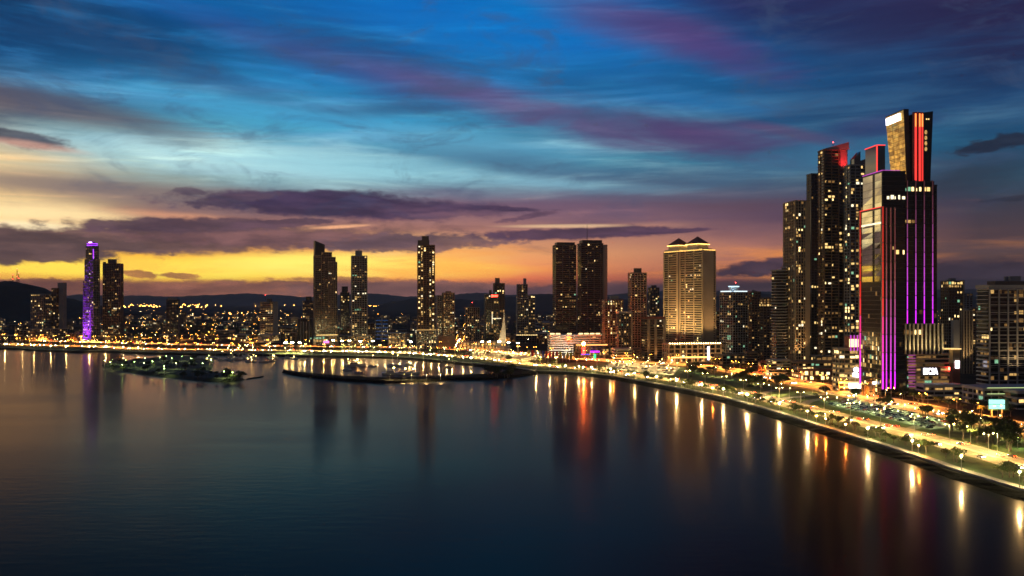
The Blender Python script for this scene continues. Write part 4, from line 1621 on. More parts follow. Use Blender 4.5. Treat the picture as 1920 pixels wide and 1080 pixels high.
# gold pyramids tower
B = Building('residential_tower', 'broad tan twin tower with two gold lit pyramid roofs', 'tower', 1246, 1340, 672, 33, xc=1318, side='L')
tw = dict(fh=3.3, bw=4.2, slab=1.3, out=0.8, pier=0.8, pout=0.9, corner=2.5, every=4, pal=(4, 3, 3, 3, 2.2, 0.6, 1.6), run=0.12)
def lt3(s, t, u, i, j):
    if s == 'L':
        return 0.05 + 0.22 * (1 - t) * (u < 0.55) + 0.03
    return 0.05
zt = zw(469, B.Y) - GZ
w, d = B.main[2], B.main[3]
bz = [-w / 2, w / 2, -d / 2, d / 2, 0, zt]
B.facade(bz, 'tan', lit=0.1, litfn=lt3, **tw)
# recessed joint between the two halves (a dark slot flanked by plain piers)
yj = d * 0.5 - d * 0.40
B.solid([-w / 2 - 1.6, -w / 2 - 0.1, yj - 2.6, yj - 1.2, 0, zt + 0.5], 'tan', 'joint_pier')
B.solid([-w / 2 - 1.3, -w / 2 - 0.1, yj - 1.1, yj + 1.1, 0, zt - 1], 'black', 'joint_recess')
B.solid([-w / 2 - 1.6, -w / 2 - 0.1, yj + 1.2, yj + 2.6, 0, zt + 0.5], 'tan', 'joint_pier')
B.solid([-w / 2 + w * 0.0 + 1.5, w / 2 - 3, -d / 2 - 1.1, -d / 2 - 0.1, 0, zt], 'tan', 'plain_end_wall')
for (pxc, yc, wid, apex, eav) in ((1278, 0.27, 23, 443, 458), (1318, -0.22, 23, 441, 455)):
    cy = d * yc
    r0 = 10.5
    m = MB()
    m.box(-r0, r0, cy - r0, cy + r0, zt + 1.5, zt + 10)
    m.build('penthouse', WALL['cream'], B.root)
    m = MB()
    m.box(-r0 - 4, r0 + 4, cy - r0 - 4, cy + r0 + 4, zt + 1.4, zt + 3.4)
    m.build('terrace_step', WALL['cream'], B.root)
    m = MB()
    e_ = r0 + 1.8
    m.hexa([(-e_, cy - e_, zt + 10), (e_, cy - e_, zt + 10), (e_, cy + e_, zt + 10), (-e_, cy + e_, zt + 10)],
           [(-0.3, cy - 0.3, zt + 21), (0.3, cy - 0.3, zt + 21), (0.3, cy + 0.3, zt + 21), (-0.3, cy + 0.3, zt + 21)])
    m.build('pyramid_roof', WALL['rust'], B.root)
    m = MB()
    for (a, c) in (((-e_ + .4, cy - e_ + .4), (e_ - .4, cy - e_ + .4)), ((-e_ + .4, cy - e_ + .4), (-e_ + .4, cy + e_ - .4)), ((e_ - .4, cy - e_ + .4), (e_ - .4, cy + e_ - .4)), ((-e_ + .4, cy + e_ - .4), (e_ - .4, cy + e_ - .4))):
        m.tube((a[0], a[1], zt + 9.5), (c[0], c[1], zt + 9.5), 0.25, n=5)
    m.build('cove_light', GOLDL, B.root)
m = MB()
nn_ = 26
for i in range(nn_):
    y = -d / 2 + d * (i + 0.5) / nn_
    m.ball((-w / 2 - 1.0, y, zt + 1.9), 0.3, 0.3, 0.3)
m.tube((-w / 2 - 0.9, -d / 2, zt + 0.7), (-w / 2 - 0.9, d / 2, zt + 0.7), 0.10, n=5)
m.tube((-w / 2, -d / 2 - 1.3, zt + 0.7), (w / 2, -d / 2 - 1.3, zt + 0.7), 0.12, n=5)
m.build('roof_edge_light', GOLDL, B.root)
for k in range(4):
    y = -d / 2 + d * (k + 0.5) / 4
    floodspot(B.root, (-w / 2 - 26, y, 21), (-w / 2, y, 75), 165000, (1.0, 0.67, 0.26), 85)
floodspot(B.root, (0, -d / 2 - 34, 21), (0, -d / 2, 100), 95000, (1.0, 0.60, 0.26), 85)
B = Building('podium_block', 'tan arcaded podium glowing amber at the foot of the pyramids tower', 'building', 1243, 1352, 678, 9, asp=0.3)
b = B.mainvol(645)
B.facade(b, 'tan', fh=6.5, bw=8, slab=1.4, out=0.5, pier=2.0, pout=0.9, lit=0.25, pal=(2, 3, 3, 2, 0.6, 0, 0.8), run=0.0, wfill=0.5)
Wb = b[1] - b[0]
m = MB()
for k in range(22):
    x = b[0] + Wb * (k + 0.5) / 22
    m.ball((x, b[2] - 1.0, b[5] + 1.6), 0.45, 0.45, 0.45)
m.build('roof_edge_light', emit('roof_bulb', (1.0, 0.7, 0.3), 40, True), B.root, 'stuff')
m = MB()
m.box(b[0] + Wb * 0.735, b[0] + Wb * 0.765, b[2] - 1.6, b[2] - 1.0, 3, b[5] - 3)
m.build('white_light_blade', WHITE_SIGN, B.root)
m = MB()
m.box(b[0] + 2, b[1] - 16, b[2] - 6, b[2] - 5.2, 6.5, 7.6)
m.build('amber_canopy_light', emit('amber_canopy', (1.0, 0.50, 0.12), 5.0, True), B.root)
for k in range(5):
    x = b[0] + Wb * (k + 0.5) / 5
    floodspot(B.root, (x, b[2] - 10, 1.2), (x, b[2], 12), 9000, (1.0, 0.55, 0.2), 110)

# blue crowned tower
B = Building('residential_tower', 'dark tower with a small blue lit crown and white roof rails', 'tower', 1350, 1402, 680, 22, xc=1374, side='L')
tq = dict(fh=3.3, bw=4.0, slab=0.6, out=0.5, pier=0.35, pout=0.6, pal=(5, 3, 3, 2, 1.2, 2.0, 1), run=0.2)
b = B.mainvol(549)
B.facade(b, 'grey', lit=0.14, **tq)
w, d = B.main[2], B.main[3]
m = MB()
m.tube((0, 0, b[5] + 1), (0, 0, b[5] + 8), 6.0, 6.0, 14)
m.build('crown_drum', WALL['white'], B.root)
m = MB()
m.tube((0, 0, b[5] + 8), (0, 0, b[5] + 9.0), 7.0, 7.0, 14)
m.build('crown_lamp', BLUEW, B.root)
m = MB()
m.box(-w / 2 + 1, w / 2 - 1, -d / 2 - 0.4, -d / 2 - 0.1, b[5] + 1.4, b[5] + 2.6)
m.box(-w / 2 - 0.7, -w / 2 - 0.4, -d / 2 + 2, d / 2 - 2, b[5] + 1.4, b[5] + 2.6)
m.build('roof_rail_light', emit('cool_rail_light', (0.8, 0.95, 1.0), 1.6, True), B.root)
B.mast(3, 0, b[5] + 9, 4, r=0.2)
floodspot(B.root, (-9, -9, b[5] + 1.5), (0, 0, b[5] + 5), 1500, (0.3, 0.6, 1.0), 120)
b = B.vol(1340, 1412, 666, dY=-12, asp=0.35)
B.facade(b, 'brown', fh=4.2, bw=6, slab=1.0, pier=0.6, lit=0.35, pal=(2, 3, 3, 1.5, 0.5, 1, 1), run=0.4)

for (x0, x1, top, base, lab) in ((1402, 1426, 548, 676, 'dim mid-rise directly right of the blue crowned tower'), (1424, 1449, 560, 680, 'brown mid-rise with a glowing top floor by the striped tower'),
                                 (1340, 1354, 585, 660, 'thin dark block in the gap beside the blue crowned tower')):
    B = Building('apartment_tower', lab, 'apartment block', x0, x1, base, 12, asp=0.8)
    b = B.mainvol(top)
    B.facade(b, 'brown', fh=3.3, bw=4, slab=0.9, pier=0.5, lit=0.16, pal=(3, 3, 3, 2, 1, 1, 0.6), litfn=(lambda s, t, u, i, j: 0.9 if t > 0.88 and x0 == 1424 else 0.15))
    B.clutter(b, 2)

# striped dark tower
B = Building('residential_tower', 'black tower with pale horizontal bands and a higher right half', 'tower', 1446, 1489, 700, 14, asp=0.7)
bd = dict(fh=3.3, bw=5.5, slab=0.95, out=0.8, pier=0.0, pal=(5, 3, 2, 2, 1, 0.3, 0.8), run=0.35)
B.facade(B.vol(1447, 1473, 508, asp=0.8), 'grey', lit=0.07, singles=True, **bd)
B.facade(B.vol(1466, 1489, 502, dY=8, asp=0.8), 'grey', lit=0.07, singles=True, **bd)
B.solid(B.vol(1477, 1488, 490, bot=502, dY=8), 'dark', 'roof_box')
B.solid(B.vol(1464, 1468, 520, dY=3, d=4), 'black', 'dark_core')
b = B.vol(1437, 1481, 676, dY=-20, asp=0.5)
B.facade(b, 'cream', fh=3.4, bw=5, slab=1.1, out=0.5, pier=0, lit=0.3, pal=(2, 3, 3, 2, 1, 0.5, 2), run=0.3)

# pale ribbed tower and the dark one behind it
rib = dict(fh=3.3, bw=3.6, slab=0.55, out=0.25, pier=0.7, pout=0.8, pal=(5, 2.5, 2, 3, 2, 0.4, 0.8), run=0.2)
B = Building('residential_tower', 'pale ribbed slab tower at the left of the tall cluster', 'tower', 1486, 1517, 702, 8, asp=0.9, xc=1491, side='L', d=26)
b = B.mainvol(377)
B.facade(b, 'tan', lit=0.19, singles=True, corner=1.2, **rib)
B.solid([b[1] - (b[1] - b[0]) * 0.30, b[1] - 0.5, b[2] - 1.3, b[2] - 0.1, 0, b[5]], 'tan', 'plain_pier')
b = B.vol(1484, 1560, 679, dY=-26, asp=0.4)
B.facade(b, 'brown', fh=3.6, bw=5, slab=1.5, pier=0.3, lit=0.5, pal=(1, 2, 4, 4, 2, 0.5, 1), run=0.4)
floodspot(B.root, (-8, -B.main[3] / 2 - 10, 22), (-6, -B.main[3] / 2, 40), 22000, (1.0, 0.55, 0.2), 90)
B = Building('residential_tower', 'plain black tower rising between the ribbed and red topped towers', 'tower', 1513, 1542, 690, 6, asp=0.8)
b = B.mainvol(328)
B.facade(b, 'black', fh=3.3, bw=3.6, slab=0.5, pier=0.4, lit=0.03, pal=(3, 2, 2, 3, 1, 1.2, 1))

# red topped tower
B = Building('residential_tower', 'tall balconied tower with slanting top washed in red', 'tower', 1533, 1590, 700, 6, asp=0.6)
def lt5(s, t, u, i, j):
    if abs(t - 0.575) < 0.011 and s in 'FL':
        return 0.75
    return 0.11 + (0.2 if 0.15 < t < 0.32 else 0)
b = B.vol(1535, 1572, 284, asp=0.8)
B.facade(b, 'brown', fh=3.3, bw=4.4, slab=0.8, out=0.9, pier=0.6, pout=1.0, every=2, lit=0.06, litfn=lt5, singles=True, pal=(4, 2, 2, 3, 2.4, 0.3, 0.8), run=0.3)
bb = B.vol(1565, 1588, 281, dY=4, asp=0.9)
B.facade(bb, 'dark', fh=3.3, bw=4.2, slab=0.7, out=0.5, pier=0.5, lit=0.05, litfn=lt5, singles=True, pal=(4, 2, 2, 3, 2, 0.3, 0.8))
m = MB()
t0, t1, t2 = b[5] + 1.3, zw(282, B.Y) - GZ + 2.5, zw(271, B.Y) - GZ + 2
m.hexa([(b[0], b[2], t0), (bb[1], b[2], t0), (bb[1], b[3], t0), (b[0], b[3], t0)],
       [(b[0], b[2], t0 + 0.6), (bb[1], b[2], t2), (bb[1], b[3], t2), (b[0], b[3], t0 + 0.6)])
m.build('slanting_top', WALL['grey'], B.root)
m = MB()
m.box(bb[0] + 2, bb[1] - 1, b[2] - 3.2, b[2] - 2.9, bb[5] - 22, bb[5] - 21.6)
rl = m.build('red_wash_light', m_red_led, B.root)
floodspot(B.root, (bb[1] - 5, b[2] - 9, bb[5] - 24), (bb[1] - 5, b[2], bb[5] - 6), 42000, (1.0, 0.03, 0.03), 100)
m = MB()
m.box(bb[0] + 1, bb[1] - 1, bb[2] - 1.6, bb[2] - 0.1, bb[5] - 22, bb[5] + 1)
m.build('red_lit_screen', WALL['grey'], B.root)
B.mast(b[1] - 3, 0, t2 - 4, 4, r=0.2)
B.solid(B.vol(1580, 1592, 398, dY=-6, d=8), 'black', 'dark_side_slab')
# lobby band
bm = B.vol(1519, 1590, 668, dY=-18, asp=0.4)
B.facade(bm, 'dark', fh=4.2, bw=6, slab=0.5, pier=0.9, lit=0.3, litfn=lambda s, t, u, i, j: 0.85 if t > 0.7 else 0.06, pal=(0, 1, 2, 3, 4, 0.5, 0), run=0.6)
bm = B.vol(1517, 1574, 688, dY=-40, asp=0.4)
B.facade(bm, 'dark', fh=4.2, bw=5, slab=1.6, out=0.6, pier=0.3, lit=0.5, pal=(0, 2, 3, 3, 1.5, 1, 1), run=0.3)
B = Building('shop_terrace', 'row of lit shops with awnings behind roadside trees', 'building', 1500, 1578, 712, 6, asp=0.2)
b = B.mainvol(694)
B.facade(b, 'rust', fh=5, bw=6, slab=1.0, out=0.9, pier=0.4, lit=0.8, pal=(0, 1, 4, 4, 2, 0, 1), run=0.2, wfill=0.6)

# tower with the twin dark peaks
B = Building('residential_tower', 'dark residential tower with angled glass roof peaks behind the glass tower', 'tower', 1582, 1626, 706, 5, asp=0.8)
b = B.vol(1584, 1622, 312, asp=0.7)
def lt6(s, t, u, i, j):
    return 0.30 if s in 'FL' else 0.08
B.facade(b, 'grey', fh=3.4, bw=5.2, slab=0.7, out=0.7, pier=0.5, pout=0.8, lit=0.1, litfn=lt6, singles=True, pal=(3, 2, 2, 4, 3, 0.9, 1), run=0.15, wfill=0.6)
q = B.vol(1594, 1622, 292, bot=311, asp=0.7)
m = MB()
xm = (q[0] + q[1]) / 2 + 1
m.hexa([(q[0], q[2], b[5] + 1.4), (xm, q[2], b[5] + 1.4), (xm, q[3], b[5] + 1.4), (q[0], q[3], b[5] + 1.4)],
       [(q[0], q[2], q[5] - 4), (xm, q[2], q[5] + 4), (xm, q[3], q[5] + 4), (q[0], q[3], q[5] - 4)])
m.build('glass_peak', GLASS['tint'], B.root)
m = MB()
m.hexa([(xm + .1, q[2], b[5] + 1.4), (q[1] + 9, q[2], b[5] + 1.4), (q[1] + 9, q[3], b[5] + 1.4), (xm + .1, q[3], b[5] + 1.4)],
       [(xm + .1, q[2], q[5] - 6), (q[1] + 9, q[2], q[5] - 1), (q[1] + 9, q[3], q[5] - 1), (xm + .1, q[3], q[5] - 6)])
m.build('glass_peak', GLASS['tint'], B.root)
m = MB()
m.box(q[0] + 15, q[0] + 21, q[2] - 1, q[2] - 0.5, b[5] + 1.5, b[5] + 9)
m.build('red_light_panel', emit('dim_red_panel', (0.8, 0.02, 0.06), 0.6, True), B.root)
B.mast(q[1] + 2, q[2], b[5], 16, r=0.4)

# ------------------------------------------------------------------ the magenta lit glass tower
B = Building('glass_tower', 'tallest dark glass tower with magenta light lines and gold mirror crown', 'tower', 1640, 1765, 744, 4, xc=1655, side='L', d=60)
Y0 = B.Y
REDL = emit('red_light_line', (1.0, 0.06, 0.05), 1.6, False)


def pane_wall(x, y0, y1, z0, z1, rows, cols, mt, lean=0.0, seed=1, gap=0.12, skip=()):
    """left facing wall of separate mirror panes, each a hair out of true"""
    r = random.Random(seed)
    for i in range(rows):
        for j in range(cols):
            if (i, j) in skip:
                continue
            za, zb = z0 + (z1 - z0) * i / rows + gap, z0 + (z1 - z0) * (i + 1) / rows - gap
            ya, yb = y0 + (y1 - y0) * j / cols + gap, y0 + (y1 - y0) * (j + 1) / cols - gap
            xa = x - lean * (za - z0) / (z1 - z0)
            xb = x - lean * (zb - z0) / (z1 - z0)
            t = [r.uniform(-0.05, 0.05) for _ in range(4)]
            m = MB()
            m.hexa([(xa + t[0] + 0.3, ya, za), (xa + t[0], ya, za), (xa + t[1], yb, za), (xa + t[1] + 0.3, yb, za)][::-1],
                   [(xb + t[2] + 0.3, ya, zb), (xb + t[2], ya, zb), (xb + t[3], yb, zb), (xb + t[3] + 0.3, yb, zb)][::-1])
            m.build('glass_pane', mt, B.root)


m_goldglass = mat('gold_mirror_glass', (1.0, 0.72, 0.28), 0.04, (0.50, 0.32, 0.12), 0.25, metal=1.0)
m_paleglass = mat('pale_mirror_glass', (0.92, 0.90, 0.70), 0.05, (0.66, 0.66, 0.52), 0.1, metal=1.0)


def zloc(py, dY=0.0):
    return zw(py, Y0 + dY) - GZ


def xloc(px, y_world_off=0.0):
    Y = Y0 + y_world_off
    return B.local(xw(px, Y), Y)[0]


def yside(px, xl):
    """local y on the left facing plane x = xl seen at column px"""
    u = (px - 960) / F
    t = R(B.rot)
    ox, oy = B.main[0] + xl * cos(t), B.main[1] + xl * sin(t)
    k = (u * oy - ox) / (-sin(t) - u * cos(t))
    return k


yf = -B.main[3] / 2
XL = -B.main[2] / 2
XR = B.main[2] / 2
dk = dict(fh=3.9, bw=3.6, slab=0.28, out=0.12, pier=0.0, pal=(4, 2, 2, 3, 1.2, 0.3, 0.6))
# main shafts
tA = zloc(322)
yb_ = yside(1618, XL)
bA = [XL, XL + 20, yf, yb_, 0, tA]
def ltA(s, t, u, i, j):
    return 0.0 if s == 'L' else (0.6 if i == 43 else 0.012)
B.facade(bA, 'black', 'dark', lit=0.02, litfn=ltA, run=0.5, **dk)
xm0 = XL + 20
bM = [xm0 + 0.02, XR - 4.5, yf + 3.0, yb_ - 4, 0, zloc(340)]
def ltM(s, t, u, i, j):
    if i == 45 and s == 'F':
        return 0.65
    if i == 38 and s == 'F' and u < 0.45:
        return 0.8
    return 0.018
B.facade(bM, 'black', 'dark', lit=0.02, litfn=ltM, run=0.45, singles=True, **dk)
bR = [XR - 4.4, XR + 0.5, yf + 7, yb_ - 8, 0, zloc(345)]
B.facade(bR, 'black', 'dark', lit=0.02, **dk)
# two mirror strips on the left face, a dark slot between them
ys1, ys2 = yside(1654, XL), yside(1641.5, XL)
ys3, ys4 = yside(1637, XL), yside(1619, XL)
zA0 = zloc(392)
pane_wall(XL - 0.45, ys1, ys2, zA0, tA - 0.5, 5, 1, m_paleglass, seed=2)
pane_wall(XL - 0.45, ys3, ys4, zA0, tA - 0.5, 5, 1, m_paleglass, seed=3)
m = MB()
m.tube((XL - 0.4, yf, tA + 1.2), (XL - 0.4, yb_, tA + 1.2), 0.35, n=6)
m.tube((XL - 0.4, yf - 0.4, tA + 1.2), (XL + 15, yf - 0.4, tA + 1.2), 0.22, n=6)
m.build('magenta_roof_line', MAG[4], B.root)
# lower forward block with the red outline
tB = zloc(391)
XB = XL - 3.0
yBf = yf - 3
bB = [XB, XL + 16, yBf, yside(1614, XB), 0, tB]
B.facade(bB, 'black', 'dark', lit=0.02, litfn=lambda s, t, u, i, j: (0.05 + 0.35 * (t < 0.35)) if s == 'L' else 0.02, pal=(3, 3, 3, 2, 1.2, 0.6, 1), run=0.1,
         fh=3.9, bw=3.0, slab=0.28, out=0.12, pier=0.0)
yq1, yq2 = yside(1652, XB), yside(1641, XB)
yq3, yq4 = yside(1637, XB), yside(1617, XB)
zB0 = zloc(528)
pane_wall(XB - 0.45, yq1, yq2, zB0, tB - 0.8, 13, 1, m_paleglass, seed=4)
pane_wall(XB - 0.45, yq3, yq4, zB0, tB - 0.8, 13, 1, m_paleglass, seed=5)
m = MB()
m.box(XB - 0.9, XB - 0.6, yq1 - 1, yq4, zloc(420), zloc(417))
m.build('bright_floor', LIT[6], B.root)
# red to magenta glowing strips imitating uplight, up the corners and fins
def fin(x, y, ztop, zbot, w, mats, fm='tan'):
    """a projecting fin; its graded glowing strip imitates uplight washing up from the foot"""
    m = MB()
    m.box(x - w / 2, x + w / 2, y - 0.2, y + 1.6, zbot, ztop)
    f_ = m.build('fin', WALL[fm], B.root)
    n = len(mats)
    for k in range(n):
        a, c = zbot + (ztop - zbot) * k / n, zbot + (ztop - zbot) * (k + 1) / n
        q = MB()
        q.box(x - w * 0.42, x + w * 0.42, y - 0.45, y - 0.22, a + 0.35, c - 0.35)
        q.build('wash_strip', mats[k], f_)


RED_UP = [emit('red_uplight_wash', lerp3((0.80, 0.03, 0.80), (1.0, 0.05, 0.03), min(1, t * 2.2)), 1.7 * (1 - t) ** 2 + 0.55, False) for t in [k / 9 for k in range(10)]]  # glow graded from the foot up to stand in for uplighting
zb = 7.0
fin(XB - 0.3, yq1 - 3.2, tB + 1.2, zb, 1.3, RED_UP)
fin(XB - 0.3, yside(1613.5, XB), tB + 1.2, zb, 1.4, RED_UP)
m = MB()
m.tube((XB - 0.6, yq1 - 3, tB + 1.0), (XB - 0.6, yside(1613.5, XB), tB + 1.0), 0.32, n=6)
m.build('red_roof_line', REDL, B.root)
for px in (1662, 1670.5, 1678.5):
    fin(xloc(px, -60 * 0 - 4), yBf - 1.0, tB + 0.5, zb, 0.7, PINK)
# four long lines on the main front
yM = bM[2] - 1.0
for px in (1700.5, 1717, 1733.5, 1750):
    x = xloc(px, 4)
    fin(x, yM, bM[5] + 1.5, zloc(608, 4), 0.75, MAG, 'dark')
# lower colonnade of pale uplit fins
bC = [xm0 - 2, XR + 0.8, yf - 1.2, yf + 2.9, zloc(664), zloc(609)]
B.facade(bC, 'black', 'dark', fh=3.9, bw=4.2, slab=0.3, pier=0, lit=0.06, litfn=lambda s, t, u, i, j: 0.9 if i == 4 and u < 0.3 else 0.05, pal=(2, 2, 2, 3, 2, 0, 0), run=0.4, wfill=0.95)
for k in range(10):
    x = bC[0] + 1.0 + (bC[1] - bC[0] - 2.0) * k / 9
    m = MB()
    m.box(x - 0.45, x + 0.45, bC[2] - 1.4, bC[2] - 0.15, bC[4], bC[5] + 1)
    m.build('pale_fin', WALL['cream'], B.root)
for k in range(5):
    x = bC[0] + 3 + (bC[1] - bC[0] - 6) * k / 4
    floodspot(B.root, (x, bC[2] - 6, bC[4] + 1.6), (x, bC[2], bC[4] + 16), 5200, (1.0, 0.75, 0.32), 110)
# crown: small red edged block, leaning gold mirror slab, dark middle, red ribbed drum
bS = [xloc(1661), xloc(1677), yf + 14, yf + 34, tA, zloc(272, 14)]
B.solid(bS, GLASS['tint'], 'crown_block')
m = MB()
m.tube((bS[0] - 0.3, bS[2] - 0.3, tA), (bS[0] - 0.3, bS[2] - 0.3, bS[5]), 0.55, n=6)
m.tube((bS[0] - 0.3, bS[2] - 0.3, bS[5]), (bS[1], bS[2] - 0.3, bS[5]), 0.4, n=6)
m.tube((bS[0] - 0.3, bS[2] - 0.3, bS[5]), (bS[0] - 0.3, bS[3], bS[5]), 0.4, n=6)
m.build('red_edge_light', REDL, B.root)
# gold slab: left facing, leaning outwards to the top
gx = xloc(1703, 8)
g0, g1 = yf + 9, yside(1672, gx) 
g1 = min(g1, yf + 62)
zg0, zg1 = zloc(338, 10), zloc(206, 10)
ln = 2.6
m = MB()
hi_ = 6.0
m.hexa([(gx + 0.4, g0, zg0), (gx + 4, g0, zg0), (gx + 4, g1, zg0), (gx + 0.4, g1, zg0)],
       [(gx + 0.4 - ln, g0, zg1 + 1), (gx + 2, g0, zg1 + 1), (gx + 2, g1 + hi_, zg1 + 1), (gx + 0.4 - ln, g1 + hi_, zg1 + 1)])
m.build('crown_wall', WALL['black'], B.root)
rws = 17
r_ = random.Random(8)
for i in range(rws):
    za, zb2 = zg0 + (zg1 - zg0) * i / rws + 0.12, zg0 + (zg1 - zg0) * (i + 1) / rws - 0.12
    ta, tb = i / rws, (i + 1) / rws
    ea, eb = g1 + hi_ * ta, g1 + hi_ * tb
    for j in range(3):
        ya, yb2 = g0 + (ea - g0) * j / 3 + 0.15, g0 + (ea - g0) * (j + 1) / 3 - 0.15
        yc, yd = g0 + (eb - g0) * j / 3 + 0.15, g0 + (eb - g0) * (j + 1) / 3 - 0.15
        t = [r_.uniform(-0.06, 0.06) for _ in range(4)]
        xa, xb = gx - ln * ta, gx - ln * tb
        q = MB()
        q.hexa([(xa + t[0], ya, za), (xa + t[1], yb2, za), (xa + 0.3, yb2, za), (xa + 0.3, ya, za)],
               [(xb + t[2], yc, zb2), (xb + t[3], yd, zb2), (xb + 0.3, yd, zb2), (xb + 0.3, yc, zb2)])
        q.build('gold_glass_pane', m_goldglass, B.root)
m = MB()
za, zb2 = zg1 - 7.5, zg1 - 1.5
ta, tb = (za - zg0) / (zg1 - zg0), (zb2 - zg0) / (zg1 - zg0)
ysg0, ysg1 = g0 + 5, g1 + hi_ - 2
m.hexa([(gx - ln * ta - 0.7, ysg0, za), (gx - ln * ta - 0.7, ysg1, za), (gx - ln * ta - 0.4, ysg1, za), (gx - ln * ta - 0.4, ysg0, za)],
       [(gx - ln * tb - 0.7, ysg0, zb2), (gx - ln * tb - 0.7, ysg1, zb2), (gx - ln * tb - 0.4, ysg1, zb2), (gx - ln * tb - 0.4, ysg0, zb2)])
m.build('white_roof_sign', WHITE_SIGN, B.root)
# dark middle body
bD = [gx + 4.2, xloc(1716, 6), yf + 10, yf + 34, zloc(340), zloc(226, 10)]
B.facade(bD, 'black', 'dark', lit=0.0, **dk)
# right wing with tapering side
x0_, x1t, x1b = xloc(1714, 8), xloc(1754, 8), xloc(1748.5, 8)
y0_, y1_ = yf + 8, yf + 34
zt_ = zloc(211, 8)
m = MB()
m.hexa([(x0_, y0_, zloc(342)), (x1b, y0_, zloc(342)), (x1b, y1_, zloc(342)), (x0_, y1_, zloc(342))],
       [(x0_ - 1.0, y0_, zt_ - 1), (x1t, y0_, zt_ + 2), (x1t, y1_, zt_ + 2), (x0_ - 1.0, y1_, zt_ - 1)])
m.build('crown_wing', GLASS['dark'], B.root)
for k, px in enumerate((1721.5, 1729.5, 1735.5)):
    x = xloc(px, 4)
    m = MB()
    rr_ = 1.9 if k < 2 else 1.3
    m.tube((x, y0_ - 1.0, zloc(340, 4)), (x, y0_ - 1.0, zt_ + 0.5), rr_, rr_, 12)
    col = m.build('ribbed_column', mat('red_column_cladding', (0.5, 0.12, 0.1), 0.5), B.root)
    m = MB()
    m.box(x - 0.9, x + 0.5, y0_ - 1.0 - rr_ - 0.25, y0_ - 1.0 - rr_ + 0.1, zloc(338, 4), zloc(236, 4))
    m.build('red_light_tube', emit('red_column_light', (1.0, 0.05, 0.04), 1.6 if k < 2 else 1.0, True), col)
    m = MB()
    m.box(x - 0.7, x + 0.3, y0_ - 1.0 - rr_ - 0.25, y0_ - 1.0 - rr_ + 0.1, zloc(236, 4) + 0.1, zt_ - 1)
    m.build('orange_light_tube', emit('orange_column_light', (1.0, 0.22, 0.05), 2.6, True), col)
for k in range(4):
    m = MB()
    m.ball((xloc(1744.5, 4), y0_ - 0.4, zloc(245 + 10.5 * k, 4)), 1.2, 0.4, 1.9, n=8, m=5)
    m.build('round_window', LIT[2], B.root)
for k in range(2):
    m = MB()
    m.ball((xloc(1746 + 4 * k, 4), y0_ - 0.4, zloc(220, 4)), 0.7, 0.4, 0.7)
    m.build('round_window', LIT[3], B.root)

# garage podium right of the tower
Bt = B
B = Building('garage_podium', 'striped parking podium carrying the white letter sign', 'building', 1686, 1779, 741, 4, asp=0.4)
b = B.mainvol(664)
B.facade(b, 'tan', fh=3.6, bw=7, slab=1.35, out=0.5, pier=0.0, lit=0.55, pal=(3, 5, 2, 0.6, 0, 2.5, 0), run=0.8, wfill=1.0, litfn=lambda s, t, u, i, j: (0.7 if u < 0.75 else 0.3) * (1 if i > 1 else 0.4))
zs = zw(695, B.Y) - GZ
Wb = b[1] - b[0]
xs = b[0] + Wb * 0.52
m = MB()
m.box(xs - 8.5, xs + 8.5, b[2] - 1.2, b[2] - 0.8, zs - 3.6, zs + 3.6)
brd = m.build('sign_board', WALL['black'], B.root)
tm = text_mesh('BICSA', 7.2, 0.25)
tm.materials.clear()
tm.materials.append(emit('white_letter_face', (0.93, 0.88, 1.0), 6.0, True))
to = bpy.data.objects.new('sign_lettering', tm)
COL.objects.link(to)
to.parent = brd
to.location = (xs, b[2] - 1.5, zs)
to.rotation_euler = (R(90), 0, 0)
to.scale = (0.66, 1, 1)
m = MB()
m.box(b[0] + 8, b[0] + Wb * 0.5, b[2] - 3.5, b[2] - 1.0, 4.5, 8.2)
m.build('gold_lit_arcade', emit('arcade_light', (1.0, 0.66, 0.25), 2.2, True), B.root)
m = MB()
for k in range(14):
    z = 8 + k * 2.4
    m.box(b[0] - 0.6, b[0] + 5.5, b[2] - 1.3, b[2] - 0.9, z, z + 0.9)
m.build('magenta_louvre', MAG[6], B.root, 'stuff')
m = MB()
m.ball((b[1] - 1, b[2] - 2, zs + 2.5), 0.9, 0.9, 1.6)
m.build('red_lamp', emit('red_lamp_light', (1.0, 0.05, 0.03), 25.0, True), B.root)

# entrance hall left of the tower with canopy and signs
B = Building('garage_podium', 'banded podium with round white sign and glowing entrance canopy', 'building', 1562, 1613, 733, 4, asp=0.6)
b = B.mainvol(655)
B.facade(b, 'tan', fh=4.2, bw=5, slab=1.5, out=0.5, pier=0.3, lit=0.6, pal=(1, 3, 5, 3, 1, 0, 0.5), run=0.7, wfill=0.95, litfn=lambda s, t, u, i, j: 0.75 if i > 1 else 0.1)
Wb = b[1] - b[0]
zs = zw(692, B.Y) - GZ
m = MB()
m.tube((b[0] + Wb * 0.78, b[2] - 1.4, zs), (b[0] + Wb * 0.78, b[2] - 1.0, zs), 2.3, 2.3, 16)
m.build('round_sign', WHITE_SIGN, B.root)
zs = zw(702, B.Y) - GZ
m = MB()
m.hexa([(b[0] + Wb * 0.62, b[2] - 1.4, zs - 1.2), (b[1] - 0.5, b[2] - 1.4, zs - 2.2), (b[1] - 0.5, b[2] - 1.0, zs - 2.2), (b[0] + Wb * 0.62, b[2] - 1.0, zs - 1.2)],
       [(b[0] + Wb * 0.62, b[2] - 1.4, zs + 2.0), (b[1] - 0.5, b[2] - 1.4, zs + 0.8), (b[1] - 0.5, b[2] - 1.0, zs + 0.8), (b[0] + Wb * 0.62, b[2] - 1.0, zs + 2.0)])
m.build('white_sign', WHITE_SIGN, B.root)
m = MB()
m.box(b[0] + Wb * 0.42, b[1] + 1, b[2] - 5, b[2] - 1.2, 3.5, 7.6)
m.build('entrance_canopy', CANOPY, B.root)
